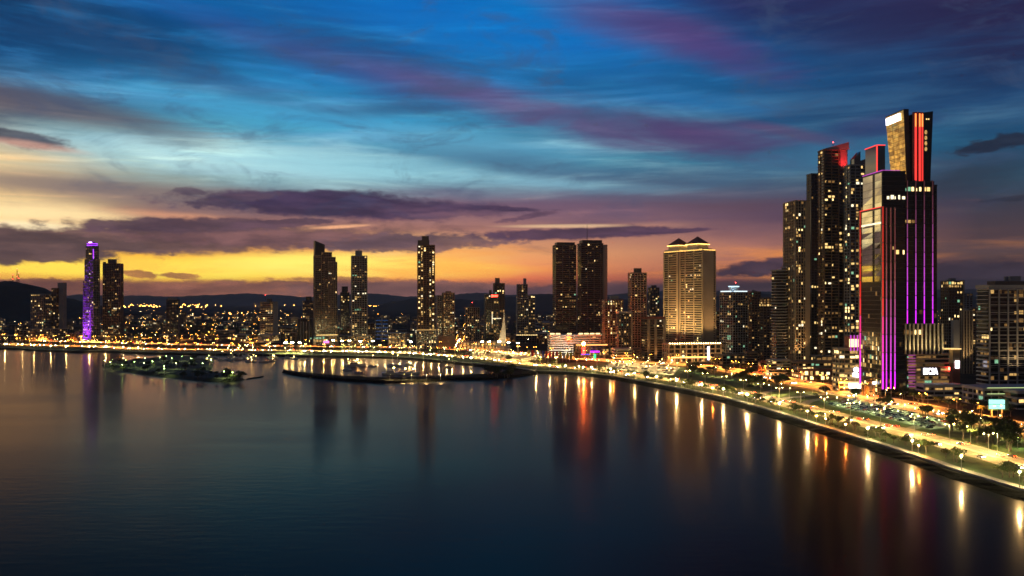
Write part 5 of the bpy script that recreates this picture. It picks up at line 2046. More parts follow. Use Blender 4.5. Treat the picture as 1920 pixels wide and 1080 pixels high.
m = MB()
for k in range(2):
    x = b[0] + Wb * (0.64 + 0.19 * k)
    m.box(x - 3.4, x + 3.0, b[2] - 1.0, b[2] - 0.6, b[5] + 2.5, b[5] + 9.5)
m.build('tall_lit_window', LIT[4], B.root)
m = MB()
for k in range(4):
    x = b[0] + Wb * (0.52 + 0.16 * k)
    m.box(x - 0.4, x + 0.4, b[2] - 1.4, b[2] - 1.0, b[5] - 1, b[5] + 13)
m.build('magenta_mullion', MAG[3], B.root)
B.solid([b[0] + Wb * 0.45, b[1], b[2] - 0.55, b[2] + 8, b[5] + 0.9, b[5] + 12], 'rust', 'upper_hall')
m = MB()
m.box(XB - 2.6, XB - 1.6, yq1 + 2, yq1 + 10, 20, 55)
B = Building('tower_base', 'low dark glass entrance with columns at the magenta tower foot', 'building', 1618, 1688, 741, 4, asp=0.3)
b = B.mainvol(722)
B.facade(b, 'brown', fh=4, bw=5, slab=0.6, pier=1.0, pout=1.2, lit=0.5, pal=(0, 3, 4, 3, 1, 0, 0), run=0.2, wfill=0.6)
m = MB()
Wb = b[1] - b[0]
m.box(b[0] + Wb * 0.12, b[0] + Wb * 0.27, b[2] - 1.8, b[2] - 1.3, b[5] + 1.5, b[5] + 3.6)
m.build('white_sign', WHITE_SIGN, B.root)

# dark office behind and tan slabs
B = Building('office_tower', 'dark tower with three bright top floors behind the magenta tower', 'tower', 1764, 1805, 690, 6, asp=0.8)
b = B.mainvol(528)
B.facade(b, 'dark', 'green', fh=3.6, bw=4, slab=0.6, pier=0.4, lit=0.1, litfn=lambda s, t, u, i, j: 0.75 if t > 0.93 else (0.5 if u > 0.9 and s == 'F' else 0.04), pal=(2, 2, 2, 3, 3, 1.5, 1), run=0.5)
B.clutter(b, 3)
B.solid([b[1] - 0.2, b[1] + 1.8, b[2] - 0.8, b[2] + 3, 0, b[5] + 1.5], 'tan', 'pale_edge_pier')
B = Building('apartment_tower', 'plain tan ribbed slab right of the dark office tower', 'building', 1783, 1823, 700, 3, asp=0.6)
b = B.vol(1800, 1823, 583, asp=0.7)
B.facade(b, 'tan', fh=3.6, bw=3.2, slab=0.2, pier=1.5, lit=0.02)
B.solid(B.vol(1783, 1799, 600, dY=-6, asp=0.7), 'grey', 'ribbed_slab')
B.clutter(b, 2)
floodspot(B.root, (0, b[2] - 14, 10), (0, b[2], 40), 26000, (1.0, 0.7, 0.35), 80)
B = Building('sign_pylon', 'red brown block bearing a small square white sign', 'building', 1780, 1800, 722, 3, asp=0.8)
b = B.mainvol(655)
B.solid([b[0], b[1], b[2], b[3], 0, b[5] * 0.62], 'rust', 'wall')
B.solid([b[0], b[1], b[2], b[3], b[5] * 0.62 + 0.02, b[5]], 'tan', 'upper_wall')
zs = zw(682, B.Y) - GZ
m = MB()
m.box(b[0] + 2.2, b[1] - 0.8, b[2] - 0.6, b[2] - 0.2, zs - 4, zs + 3)
sg = m.build('square_sign', WHITE_SIGN, B.root)
m = MB()
m.box(b[0] + 4.6, b[1] - 2.8, b[2] - 0.9, b[2] - 0.65, zs - 1.8, zs + 0.8)
m.build('sign_mark', emit('violet_mark', (0.25, 0.05, 0.3), 0.5), sg)
m = MB()
m.box(b[0] - 8, b[1] + 1, b[2] - 1, b[3] + 1, b[5] + 0.1, b[5] + 1.0)
m.build('lit_roof_canopy', LIT[3], B.root)

# right edge grid tower
B = Building('residential_tower', 'broad grid fronted tower cut by the right edge', 'tower', 1836, 1992, 728, 4, xc=1855, side='L', d=17)
b = B.mainvol(543)
w, d = B.main[2], B.main[3]
gr = dict(pal=(5, 4, 3, 1.5, 0.8, 0.5, 0.4), run=0.3)
B.facade(b, 'cream', fh=3.75, bw=4.6, slab=0.22, out=0.25, pier=0.0, lit=0.16, singles=True, wfill=0.85, litfn=lambda s, t, u, i, j: 0.8 if t > 0.97 and s == 'F' else (0.15 if t < 0.55 else 0.07), **gr)
m = MB()
nf = 13
for i in range(nf + 1):
    z = b[5] * i / nf
    m.box(b[0] - 0.6, b[1] + 0.6, b[2] - 0.7, b[2] - 0.3, z - 0.35, z + 0.35)
m.build('wide_floor_band', WALL['cream'], B.root, 'stuff')
npi = 8
for i in range(npi + 1):
    x = b[0] + w * i / npi
    m = MB()
    m.box(x - 0.55, x + 0.55, b[2] - 1.1, b[2] - 0.1, 0, b[5] + 0.5)
    m.build('front_pier', WALL['cream'], B.root)
m = MB()
for i in range(int(b[5] / 3.75)):
    z = 3.75 * i
    m.box(b[0] - 2.0, b[0] - 0.3, b[2] + 1, b[3] - 1, z + 2.9, z + 3.9)
m.build('side_balcony', WALL['cream'], B.root, 'stuff')
B.solid([b[0] - 1.5, b[1] + 1.5, b[2] - 1.5, b[3] + 1, b[5] + 1.4, b[5] + 4.4], 'cream', 'roof_slab')
B.solid([b[0] + 8, b[1] - 6, b[2] + 3, b[3] - 2, b[5] + 4.5, b[5] + 8], 'brown', 'penthouse')
B.clutter([b[0] + 8, b[1] - 6, b[2] + 3, b[3] - 2, 0, b[5] + 8], 4, 3)
floodspot(B.root, (-12, b[2] - 16, 14), (-12, b[2], 45), 24000, (1.0, 0.72, 0.4), 90)
floodspot(B.root, (20, b[2] - 16, 14), (20, b[2], 45), 24000, (1.0, 0.72, 0.4), 90)
B = Building('garage_podium', 'curved terrace garage with gold lit ramp edges under the grid tower', 'building', 1806, 2010, 757, 4, asp=0.35)
b = B.mainvol(727)
B.facade(b, 'cream', fh=4.6, bw=6, slab=1.4, out=0.8, pier=0.7, every=1, lit=0.25, pal=(3, 3, 2, 1, 0.3, 1, 0), run=0.3)
m = MB()
for k, z in enumerate((b[5] + 1.4, b[5] - 3.2)):
    m.box(b[0] + 2, b[1], b[2] - 1.4, b[2] - 1.1, z, z + 0.45)
m.build('gold_edge_light', GARAGEG, B.root)
b2 = B.vol(1884, 2020, 734, dY=-24, asp=0.3)
B.facade(b2, 'cream', fh=4.2, bw=9, slab=1.5, out=0.7, pier=0, lit=0.2, pal=(3, 3, 3, 1, 0, 1, 0), run=0.6)
B = Building('garage_podium', 'low grey parking deck with lit levels beside the sign podium', 'building', 1718, 1806, 748, 4, asp=0.35)
b = B.mainvol(723)
B.facade(b, 'cream', fh=4.0, bw=8, slab=1.5, out=0.8, pier=0.4, lit=0.4, pal=(2, 3, 3, 1.5, 0.5, 1, 0), run=0.5)

# cyan billboard on posts
Yb = depth(790)
BB = empty('billboard', (xw(1869, Yb), Yb, GZ), R(-4))
tag(BB, 'cyan and white glowing two panel billboard on tall steel posts', 'billboard')
sc = Yb / F
zc = zw(758, Yb) - GZ
for k, dz in enumerate((4.6, -4.6)):
    m = MB()
    m.box(-14 * sc, 14 * sc, -0.3, 0.3, zc + (dz - 4.0) * sc, zc + (dz + 4.0) * sc)
    m.build('screen', CYAN, BB)
m = MB()
m.box(-15 * sc, 22 * sc, 0.35, 0.8, zc - 11 * sc, zc + 11 * sc)
m.build('frame', mat('teal_frame', (0.02, 0.10, 0.08), 0.5), BB)
for x in (-8, 10):
    m = MB()
    m.tube((x * sc, 0.6, 0), (x * sc, 0.6, zc + 10 * sc), 0.35, n=8)
    m.build('post', m_steel, BB)

# ------------------------------------------------------------------ hilltop masts
for px, top in ((24, 515), (32, 504), (35, 512)):
    Ym = 3600
    o = empty('radio_mast', (xw(px, Ym), Ym, zw(530, Ym)))
    later(o, 'thin red lattice radio mast on the hill', 'mast', 'radio masts on the wooded hill', px)
    h = zw(top, Ym) - zw(530, Ym)
    m = MB()
    for a in range(3):
        t = a * 2 * pi / 3
        m.tube((4 * cos(t), 4 * sin(t), -6), (0.6 * cos(t), 0.6 * sin(t), h), 0.6, 0.4, 4)
    for k in range(8):
        z = h * k / 8
        r0 = 4 - 3.4 * k / 8
        for a in range(3):
            t, t2 = a * 2 * pi / 3, (a + 1) * 2 * pi / 3
            m.tube((r0 * cos(t), r0 * sin(t), z), (r0 * cos(t2), r0 * sin(t2), z + h / 8), 0.3, n=3)
    m.build('lattice', WALL['rust'], o)
    m = MB()
    for k in (0.45, 1.0):
        m.ball((0, 0, h * k), 1.3, 1.3, 1.3)
    m.build('aviation_light', m_red_dot, o)

# ------------------------------------------------------------------ the rest of the city
rc = random.Random(42)


def infill(px, Y, wpx, hm, wall, lit, rot, base_label, grp):
    x0, x1 = px - wpx / 2, px + wpx / 2
    B = Building('city_block', None, None, x0, x1, HOR + F * (CAM_H - GZ) / Y, rot, asp=rc.uniform(0.5, 0.9))
    B.rng = random.Random(int(px * 13 + Y))
    w, d = B.main[2], B.main[3]
    b = [-w / 2, w / 2, -d / 2, d / 2, 0, hm]
    st = rc.choice(((0.9, 0.6), (1.3, 0.0), (0.8, 1.2), (1.5, 0.8)))
    B.facade(b, wall, 'dark', fh=3.5, bw=rc.choice((4.5, 5.5, 6.5)), slab=st[0], out=0.3, pier=st[1], pout=0.35, lit=lit,
             pal=(3, 3, 3, 2.2, 1.0, 0.8, 0.8), run=0.2, wfill=0.6, sides='FLR')
    if rc.random() < 0.6:
        B.clutter(b, rc.choice((1, 2)), 2.5, wall)
    later(B.root, base_label, 'building', grp, px)
    return B


names = {'tan': 'tan', 'cream': 'cream', 'grey': 'grey', 'brown': 'brown', 'dark': 'dark'}
rowsY = [(1660, 15, 40, 9, 24), (1880, 14, 36, 9, 26), (2200, 12, 30, 9, 30), (2700, 10, 26, 8, 26), (3400, 8, 20, 7, 20)]
for ri, (Yb_, wa, wb_, ha, hb) in enumerate(rowsY):
    px = -50 + ri * 9
    while px < 1350:
        w_ = rc.uniform(wa, wb_)
        skip = (245 < px < 480 and ri in (0, 1) and rc.random() < 0.75) or rc.random() < (0.08 + 0.05 * ri)
        if not skip:
            h_ = rc.uniform(ha, hb)
            if rc.random() < 0.10 and ri < 3:
                h_ *= 1.7
            wl = rc.choice(('tan', 'cream', 'grey', 'brown', 'dark', 'brown'))
            infill(px, Yb_ + rc.uniform(-60, 60), w_, h_, wl, rc.uniform(0.12, 0.42), rc.uniform(-14, 14),
                   '%s %s block in the %s' % ('low' if h_ < 18 else 'taller', names[wl], ('front city row', 'second city row', 'middle city row', 'back city row', 'farthest city row')[ri]),
                   'low city blocks behind the waterfront towers')
        px += w_ + rc.uniform(1, 14)
# front row just behind the avenue, in the gaps between the named towers
for px, w_, Y, h_, wl, lt_ in ((22, 40, 1560, 12, 'tan', 0.3), (140, 22, 1600, 14, 'brown', 0.25), (250, 30, 1560, 9, 'dark', 0.2), (380, 34, 1620, 9, 'brown', 0.15), (455, 30, 1600, 12, 'grey', 0.25),
                               (545, 22, 1590, 16, 'brown', 0.3), (698, 16, 1600, 34, 'brown', 0.18), (766, 20, 1620, 14, 'tan', 0.3), (866, 10, 1700, 24, 'dark', 0.2), (1016, 20, 1500, 14, 'brown', 0.3),
                               (1006, 16, 1700, 24, 'grey', 0.2), (1192, 22, 1100, 14, 'brown', 0.3), (1222, 14, 1300, 22, 'dark', 0.3), (1345, 12, 1300, 36, 'brown', 0.2),
                               (1408, 24, 1000, 16, 'brown', 0.1), (1395, 40, 1150, 26, 'dark', 0.12), (1432, 20, 900, 12, 'rust', 0.2), (1420, 26, 1350, 58, 'dark', 0.16), (1450, 18, 1500, 80, 'brown', 0.2),
                               (1815, 26, 900, 30, 'dark', 0.2), (1828, 20, 1100, 70, 'brown', 0.22), (1812, 24, 1300, 92, 'grey', 0.12), (1790, 30, 1500, 60, 'brown', 0.2), (1835, 24, 1700, 40, 'tan', 0.3),
                               (1900, 60, 1400, 70, 'grey', 0.1), (1500, 30, 1500, 90, 'dark', 0.1)):
    infill(px, Y, w_, h_, wl, lt_, rc.uniform(-8, 8), 'infill %s block standing between larger towers' % ('red brown' if wl == 'rust' else wl), 'smaller blocks between the towers')

# wooded belt left of the centre: one mass of foliage
def leaf_cloud(mb, c, rx, ry, rz, n, size, r, mi=0):
    for _ in range(n):
        th, ph = r.uniform(0, 2 * pi), math.acos(r.uniform(-0.5, 1))
        k = r.uniform(0.65, 1.05)
        p = Vector((c[0] + rx * k * sin(ph) * cos(th), c[1] + ry * k * sin(ph) * sin(th), c[2] + rz * k * cos(ph)))
        nrm = Vector((r.uniform(-1, 1), r.uniform(-1, 1), r.uniform(-0.3, 1))).normalized()
        u = nrm.orthogonal().normalized()
        w = nrm.cross(u)
        a = r.uniform(0, 6.28)
        u, w = u * cos(a) + w * sin(a), w * cos(a) - u * sin(a)
        s1, s2 = size * r.uniform(0.6, 1.2), size * r.uniform(0.4, 0.9)
        mb.face([p - u * s1 - w * s2, p + u * s1 - w * s2, p + u * s1 * 0.5 + w * s2, p - u * s1 * 0.5 + w * s2], mi)


wm = MB()
for _ in range(420):
    px = rc.choice((rc.uniform(232, 490), rc.uniform(232, 490), rc.uniform(0, 1040)))
    Y = rc.uniform(1640, 2900)
    s = rc.uniform(4, 8)
    leaf_cloud(wm, (xw(px, Y), Y, GZ + s * 0.8), s * 1.3, s, s * 0.9, 26, 1.7, rc)
wo_ = wm.build('woodland', m_leaf)
tag(wo_, 'dark belt of trees between the low city blocks', 'trees')
wo_['kind'] = 'stuff'

# ------------------------------------------------------------------ lamps
def lamp_light(root, h, power, color, name='lamp_light', ang=152):
    ld = bpy.data.lights.new(name, 'SPOT')
    ld.energy = power
    ld.color = color
    ld.spot_size = R(ang)
    ld.spot_blend = 0.5
    ld.shadow_soft_size = 0.3
    l = bpy.data.objects.new('light', ld)
    COL.objects.link(l)
    l.parent = root
    l.location = (0, 0, h)
    return l


def make_lamp(h, arms, reach, bulb, br, pole=m_steel, globe=False, name='street_lamp', power=0, color=(1, 1, 1), ang=152):
    root = empty(name, (0, 0, -500))
    if power:
        lamp_light(root, h - 0.4, power, color, ang=ang)
    m = MB()
    m.tube((0, 0, 0), (0, 0, h), 0.14, 0.08, 6)
    m.tube((0, 0, 0), (0, 0, 0.7), 0.22, 0.2, 6)
    m.build('pole', pole, root)
    for a in range(arms):
        sg = 1 if a == 0 else -1
        if globe:
            m = MB()
            m.ball((0, 0, h + br * 1.1), br, br, br, n=6, m=4)
            hd = MB()
            hd.tube((0, 0, h - 0.15), (0, 0, h + 0.1), 0.2, 0.3, 6)
            hh = hd.build('lamp_head', pole, root)
            m.build('bulb', bulb, hh)
            break
        m = MB()
        m.tube((0, 0, h - 0.3), (0, sg * reach, h + 0.5), 0.08, 0.06, 5)
        m.build('arm', pole, root)
        hd = MB()
        hd.box(-0.22, 0.22, sg * reach - 0.6, sg * reach + 0.6, h + 0.45, h + 0.62)
        hh = hd.build('lamp_head', m_dark_steel, root)
        m = MB()
        m.ball((0, sg * reach, h + 0.36), br, br * 1.3, br * 0.7, n=6, m=4)
        m.build('bulb', bulb, hh)
    return root


AMB, WHT, GRN = (1.0, 0.40, 0.07), (1.0, 0.72, 0.28), (0.80, 1.0, 0.34)
L_AMB = make_lamp(11, 2, 2.6, m_bulb_amber, 0.30, power=120000, color=(1.0, 0.30, 0.035), ang=168)
L_WHT = make_lamp(11, 2, 2.6, m_bulb_white, 0.28, power=80000, color=(1.0, 0.56, 0.13))
L_ONE = make_lamp(9, 1, 2.0, m_bulb_white, 0.28, power=24000, color=WHT)
L_GRN = make_lamp(6, 1, 1.0, m_bulb_green, 0.24, globe=True, name='garden_lamp', power=6000, color=GRN)
L_PRO = make_lamp(6.5, 1, 1.0, emit('promenade_globe', (1.0, 0.82, 0.36), 1700.0, True), 0.34, globe=True, name='promenade_lamp', power=5000, color=WHT)
L_SIDE = make_lamp(8, 1, 1.4, m_bulb_amber, 0.30, power=260000, color=AMB, ang=176)
L_PRB = make_lamp(6.5, 1, 1.0, emit('bright_promenade_globe', (1.0, 0.80, 0.36), 4800.0, True), 0.34, globe=True, name='promenade_lamp', power=5000, color=WHT)
L_PRA = make_lamp(6.5, 1, 1.0, emit('amber_promenade_globe', (1.0, 0.34, 0.05), 2600.0, True), 0.30, globe=True, name='promenade_lamp', power=5000, color=AMB)
L_AMS = make_lamp(8, 1, 1.4, m_bulb_amber, 0.28, power=42000, color=(1.0, 0.32, 0.045), ang=168)
L_PORT = make_lamp(34, 1, 1.0, emit('port_light', (1.0, 0.40, 0.07), 90.0, False), 1.5, globe=True, name='high_mast_light')


def make_flood():
    root = empty('floodlight_mast', (0, 0, -500))
    m = MB()
    m.tube((0, 0, 0), (0, 0, 16), 0.3, 0.18, 8)
    m.build('pole', m_steel, root)
    m = MB()
    m.box(-2.2, 2.2, -0.2, 0.2, 15.6, 17.0)
    hd = m.build('lamp_rack', m_dark_steel, root)
    lamp_light(root, 15, 220000, (1.0, 0.86, 0.36))
    for k in range(4):
        m = MB()
        m.ball((-1.6 + 1.07 * k, -0.45, 16.3), 0.42, 0.25, 0.42, n=6, m=4)
        m.build('bulb', m_bulb_flood, hd)
    return root


L_FLD = make_flood()
used = set()


def put(proto, x, y, rz, base, cat, grp, z=GZ, sc=1.0):
    if proto in used:
        o = copy_tree(proto)
    else:
        used.add(proto)
        o = proto
    o.location = (x, y, z)
    o.rotation_euler = (0, 0, rz)
    o.scale = (sc, sc, sc)
    if base:
        later(o, base, cat, grp, topx((x, y)))
    return o


def tangent(pts, i):
    a = pts[max(0, i - 1)]
    b = pts[min(len(pts) - 1, i + 1)]
    return atan2(b.y - a.y, b.x - a.x)


n_l = 0
for i in range(2, len(coast), 4):
    p = coast[i]
    if p.y < 200:
        break
    lt_ = L_AMB if topx(p) < 480 and (i // 5) % 3 else L_WHT
    put(lt_, p.x, p.y, tangent(coast, i), '%s double armed lamp on coast road median' % ('amber' if lt_ is L_AMB else 'warm white'), 'street lamp', 'lamps on the coast road median', GZ + 0.2)
for i in range(1, len(ave), 4):
    p = ave[i]
    if p.y < 330:
        break
    put(L_AMB, p.x, p.y, tangent(ave, i), 'amber double armed lamp on avenue median', 'street lamp', 'amber lamps along the avenue', GZ + 0.2)
for i in range(3, len(ave), 6):
    p = offset(ave, 19)[i]
    if p.y < 400 or (topx(p) < 1000 and i % 12 == 3):
        continue
    put(L_AMS, p.x, p.y, tangent(ave, i) - pi / 1.0, 'amber single armed lamp beyond the avenue', 'street lamp', 'amber lamps on the far pavement', GZ + 0.25)
# promenade lamps by the water
prom = offset(line, 3.0)
want = [8, 40, 64, 95, 122, 165, 197, 229, 258, 300, 345, 395, 570, 585, 604, 621, 643, 662, 673, 690, 706, 722, 737, 752, 765, 779, 793, 808, 822, 836, 850, 866, 884,
        1007, 1030, 1064, 1082, 1097, 1112, 1146, 1188, 1229, 1272, 1314, 1356, 1400, 1458, 1516, 1627, 1706, 1796, 1904]
for w_ in want:
    p = min(prom, key=lambda q: abs(topx(q) - w_))
    put(L_PRB if w_ > 1240 else L_PRO, p.x, p.y, 0, 'globe lamp on the water side promenade', 'street lamp', 'globe lamps along the promenade', GZ + 0.1, 1.0 if w_ > 1100 else 0.95)
for w_ in (1148, 1335, 1530, 1546, 1585, 1724):
    p = min(prom, key=lambda q: abs(topx(q) - w_))
    put(L_PRA, p.x, p.y, 0, 'amber globe lamp on the promenade', 'street lamp', 'globe lamps along the promenade', GZ + 0.1, 0.8)
for px, py in ((536, 662), (548, 662), (562, 662), (625, 657), (641, 658), (655, 658), (676, 659), (699, 659), (904, 660), (917, 660), (936, 660), (954, 662), (971, 663), (770, 660)):
    p = at(px, py)
    put(L_FLD, p.x, p.y, 0, 'tall floodlight mast shining on the waterfront', 'floodlight', 'floodlight masts on the waterfront')
# receding street
for i, p in enumerate(STREET[1:]):
    for sg in (-1, 1):
        put(L_AMS, p.x + sg * 7.5, p.y, 0 if sg > 0 else pi, 'amber lamp on %s kerb of receding street' % ('right' if sg > 0 else 'left'), 'street lamp', 'lamps of the receding street')
# car parks, plaza and parks
def bil(q, u, v):
    return q[0].lerp(q[1], u).lerp(q[3].lerp(q[2], u), v)


for i in range(8):
    for j in range(2):
        p = bil(LOT1, (i + 0.5) / 8, 0.15 + 0.75 * j)
        put(L_GRN, p.x, p.y, 0, 'greenish globe lamp in the long car park', 'street lamp', 'globe lamps in the car park')
for i in range(6):
    for j in range(3):
        p = bil(LOT2, (i + 0.5) / 6, 0.1 + 0.4 * j)
        put(L_ONE, p.x, p.y, rc.uniform(0, 6), 'white lamp in the bright car park', 'street lamp', 'lamps in the bright car park')
for _ in range(26):
    px = rc.uniform(620, 1040)
    py = rc.uniform(655, 664) + max(0, px - 760) * 0.045
    p = at(px, py)
    put(L_ONE if rc.random() < 0.7 else L_GRN, p.x, p.y, rc.uniform(0, 6), 'white lamp in the waterfront gardens', 'street lamp', 'lamps in the waterfront gardens')
for px, py in ((1305, 700), (1340, 706), (1372, 712), (1412, 720), (1446, 742), (1461, 740), (1480, 748), (1524, 737), (1550, 752), (1583, 741), (1660, 752), (1692, 762), (1716, 782), (1760, 788), (1800, 800),
               (1818, 796), (1845, 812), (1874, 806), (1902, 824), (1908, 842), (1870, 846), (1820, 830), (1290, 694), (1270, 690), (1245, 690)):
    p = at(px, py)
    put(L_ONE if rc.random() < 0.6 else L_GRN, p.x, p.y, rc.uniform(0, 6), 'lamp on the park lawn between the roads', 'street lamp', 'lamps in the park')
L_GOLD = make_lamp(7, 1, 1.0, m_bulb_amber, 0.30, globe=True, name='garden_lamp', power=40000, color=(1.0, 0.55, 0.14), ang=172)
for row_, off_ in (('front', 15), ('rear', 27)):
    for i in range(2 if off_ == 15 else 4, len(coast), 5):
        q = offset(coast, off_)[i]
        if topx(q) < 1060 and rc.random() < 0.85:
            put(L_GOLD, q.x + rc.uniform(-5, 5), q.y + rc.uniform(-3, 3), 0, 'gold globe lamp in the %s waterfront row' % row_, 'street lamp', 'gold lamps of the far waterfront', GZ, rc.uniform(0.9, 1.4))
# island lamps
for px, py in ((196, 687), (207, 690), (211, 683), (229, 695), (252, 689), (270, 692), (308, 703), (308, 698), (235, 684), (300, 679), (322, 680), (341, 677), (358, 681), (312, 676), (392, 675), (420, 709), (436, 711),
               (272, 680), (286, 688), (330, 692), (380, 692), (396, 685)):
    p = at(px, py, 3.0)
    put(L_GRN, p.x, p.y, 0, 'greenish globe lamp on the marina island', 'street lamp', 'lamps on the marina island', 2.8, 1.15 if py > 686 else 1.0)
# lamps of the city behind and the far port
for _ in range(60):
    px = rc.uniform(-20, 1240)
    p = at(px, rc.choice((rc.uniform(603, 640), rc.uniform(628, 642))))
    put(L_SIDE, p.x, p.y, rc.uniform(0, 6), 'amber lamp in a side street behind', 'street lamp', 'lamps of the side streets', GZ, 1.2)
for _ in range(70):
    px = rc.choice((rc.uniform(232, 300), rc.uniform(232, 385), rc.uniform(335, 390), rc.uniform(385, 560)))
    py = rc.uniform(576, 587) if px < 390 else rc.uniform(578, 600)
    p = at(px, py)
    put(L_PORT, p.x, p.y, 0, 'amber light mast in %s of port' % ('farthest row' if p.y > 7000 else 'back row' if p.y > 5400 else 'middle row' if p.y > 4300 else 'front row'), 'high mast light', 'high mast lights of the far port', GZ, 1.0 if p.y > 4500 else 0.6)
for _ in range(10):
    p = at(rc.uniform(692, 718), rc.uniform(575, 581))
    put(L_PORT, p.x, p.y, 0, 'high mast light beneath the far hills', 'high mast light', 'high mast lights of the far port', GZ, 0.8)
fb = [MB(), MB(), MB()]
for _ in range(1000):
    px = rc.choice((rc.uniform(-60, 1460), rc.uniform(230, 640), rc.uniform(1340, 1840)))
    py = rc.choice((rc.uniform(590, 640), rc.uniform(582, 612)))
    py = rc.choice((py, round(py / 7) * 7 + 2 + rc.uniform(-1, 1) + px * 0.004))
    p = at(px, max(581, py))
    s = (0.35 + p.y / 5200) * rc.choice((0.5, 0.7, 0.7, 1.1))
    fb[rc.choice((0, 0, 1, 2))].ball((p.x, p.y, GZ + 7 + rc.uniform(-2, 6)), s * 0.6, s * 0.6, s * 0.4, n=4, m=2)
for k, (b_, m_, cl) in enumerate(zip(fb, (m_bulb_far, emit('far_white_bulb', (1.0, 0.76, 0.4), 60, False), emit('far_small_amber_bulb', (1.0, 0.45, 0.10), 50, False)), ('amber', 'white', 'small amber'))):
    o = b_.build('city_lights', m_, None, 'stuff')
    tag(o, 'scatter of %s street lights far across the city' % cl, 'city lights')

# ------------------------------------------------------------------ trees
def tree_meshes(seed, palm=False):
    r = random.Random(seed)
    t = MB()
    c = MB()
    if palm:
        lean = r.uniform(-0.5, 0.5)
        t.tube((0, 0, 0), (lean * 0.4, 0, 3.5), 0.24, 0.18, 6)
        t.tube((lean * 0.4, 0, 3.5), (lean, 0, 7), 0.18, 0.14, 6)
        for k in range(15):
            a = 2 * pi * k / 15 + r.uniform(-0.2, 0.2)
            L = r.uniform(2.4, 3.1)
            up = r.uniform(0.2, 1.1)
            pr = None
            for i in range(6):
                q = i / 5
                x = L * q
                z = 7 + up * q * 2.2 - 2.6 * q * q
                w = 0.42 * sin(pi * min(1, q * 0.9 + 0.12))
                cp = Vector((lean + x * cos(a), x * sin(a), z))
                sd_ = Vector((-sin(a), cos(a), -0.25)) * w
                cur = (cp - sd_, cp, cp + Vector((sin(a), -cos(a), -0.25)) * w)
                if pr:
                    c.face([pr[0], cur[0], cur[1], pr[1]])
                    c.face([pr[1], cur[1], cur[2], pr[2]])
                pr = cur
    else:
        h = r.uniform(2.2, 3.2)
        t.tube((0, 0, 0), (0, 0, h), 0.32, 0.2, 6)
        nb = r.choice((6, 7, 8))
        R0 = r.uniform(2.6, 3.4)
        for k in range(nb):
            a = 2 * pi * k / nb + r.uniform(-0.4, 0.4)
            rr2 = R0 * r.uniform(0.35, 0.85)
            z = h + r.uniform(0.9, 2.6)
            e = (rr2 * cos(a), rr2 * sin(a), z)
            t.tube((0, 0, h - 0.2), e, 0.13, 0.05, 4)
            s = r.uniform(1.1, 1.7)
            leaf_cloud(c, e, s, s, s * 0.75, 46, 0.30, r)
        leaf_cloud(c, (0, 0, h + 2.6), 1.6, 1.6, 1.2, 60, 0.30, r)
    return t, c


PROTO = []
for k in range(5):
    t, c = tree_meshes(100 + k)
    PROTO.append((t.mesh('trunk', m_bark), c.mesh('crown', m_leaf if k % 2 else m_leaf2)))
PPALM = []
for k in range(3):
    t, c = tree_meshes(200 + k, True)
    PPALM.append((t.mesh('trunk', m_bark), c.mesh('crown', m_palm)))
sh_c = MB()
leaf_cloud(sh_c, (0, 0, 0.7), 1.3, 1.1, 0.9, 120, 0.22, rc)
SHRUB = sh_c.mesh('foliage', m_leaf)


def tree(x, y, sc, base, grp, palm=False, z=GZ, cat='tree'):
    tm_, cm_ = rc.choice(PPALM if palm else PROTO)
    o = empty('palm_tree' if palm else 'broadleaf_tree', (x, y, z), rc.uniform(0, 6.28), 1.0)
    o.scale = (sc * rc.uniform(0.9, 1.15), sc * rc.uniform(0.9, 1.15), sc * rc.uniform(0.85, 1.15))
    for nm, me in (('trunk', tm_), ('crown', cm_)):
        c = bpy.data.objects.new(nm, me)
        COL.objects.link(c)
        c.parent = o
    later(o, base, cat, grp, topx((x, y)))
    return o


def shrub(x, y, sc, base, grp, z=GZ):
    c = bpy.data.objects.new('shrub', SHRUB)
    COL.objects.link(c)
    c.location = (x, y, z)
    c.rotation_euler = (0, 0, rc.uniform(0, 6))
    c.scale = (sc * rc.uniform(0.9, 1.7), sc, sc * rc.uniform(0.7, 1.1))
    later(c, base, 'shrub', grp, topx((x, y)))


# shore strip
strip_ = [(i, p) for i, p in enumerate(line) if topx(p) > 1040 and p.y < 930]
for _ in range(52):
    i, p = rc.choice(strip_)
    q = offset(line, rc.uniform(9.5, 13.5))[i]
    tree(q.x, q.y, rc.uniform(0.75, 1.15), 'palm beside the promenade', 'palms along the promenade', True)
for _ in range(110):
    i, p = rc.choice(strip_)
    q = offset(line, rc.uniform(10, 17))[i]
    tree(q.x, q.y, rc.uniform(0.65, 1.25), 'broad dark tree beside the promenade', 'trees along the promenade')
for _ in range(44):
    i, p = rc.choice(strip_)
    q = offset(line, rc.uniform(8, 16))[i]
    shrub(q.x, q.y, rc.uniform(0.7, 1.3), 'low shrub on the promenade lawn', 'shrubs along the promenade')
# park between the roads
def between(px, f):
    """a point of the park at column px, f = 0 at the coast road, 1 at the avenue"""
    c = min(coast, key=lambda q: abs(topx(q) - px) if q.y > 200 else 1e9)
    a = min(ave, key=lambda q: abs(topx(q) - px) if q.y > 300 else 1e9)
    yc, ya = HOR + F * (CAM_H - GZ) / c.y, HOR + F * (CAM_H - GZ) / a.y
    yc, ya = yc - 6 * (600 / c.y) , ya + 6 * (700 / a.y)
    return at(px, yc + (ya - yc) * f)


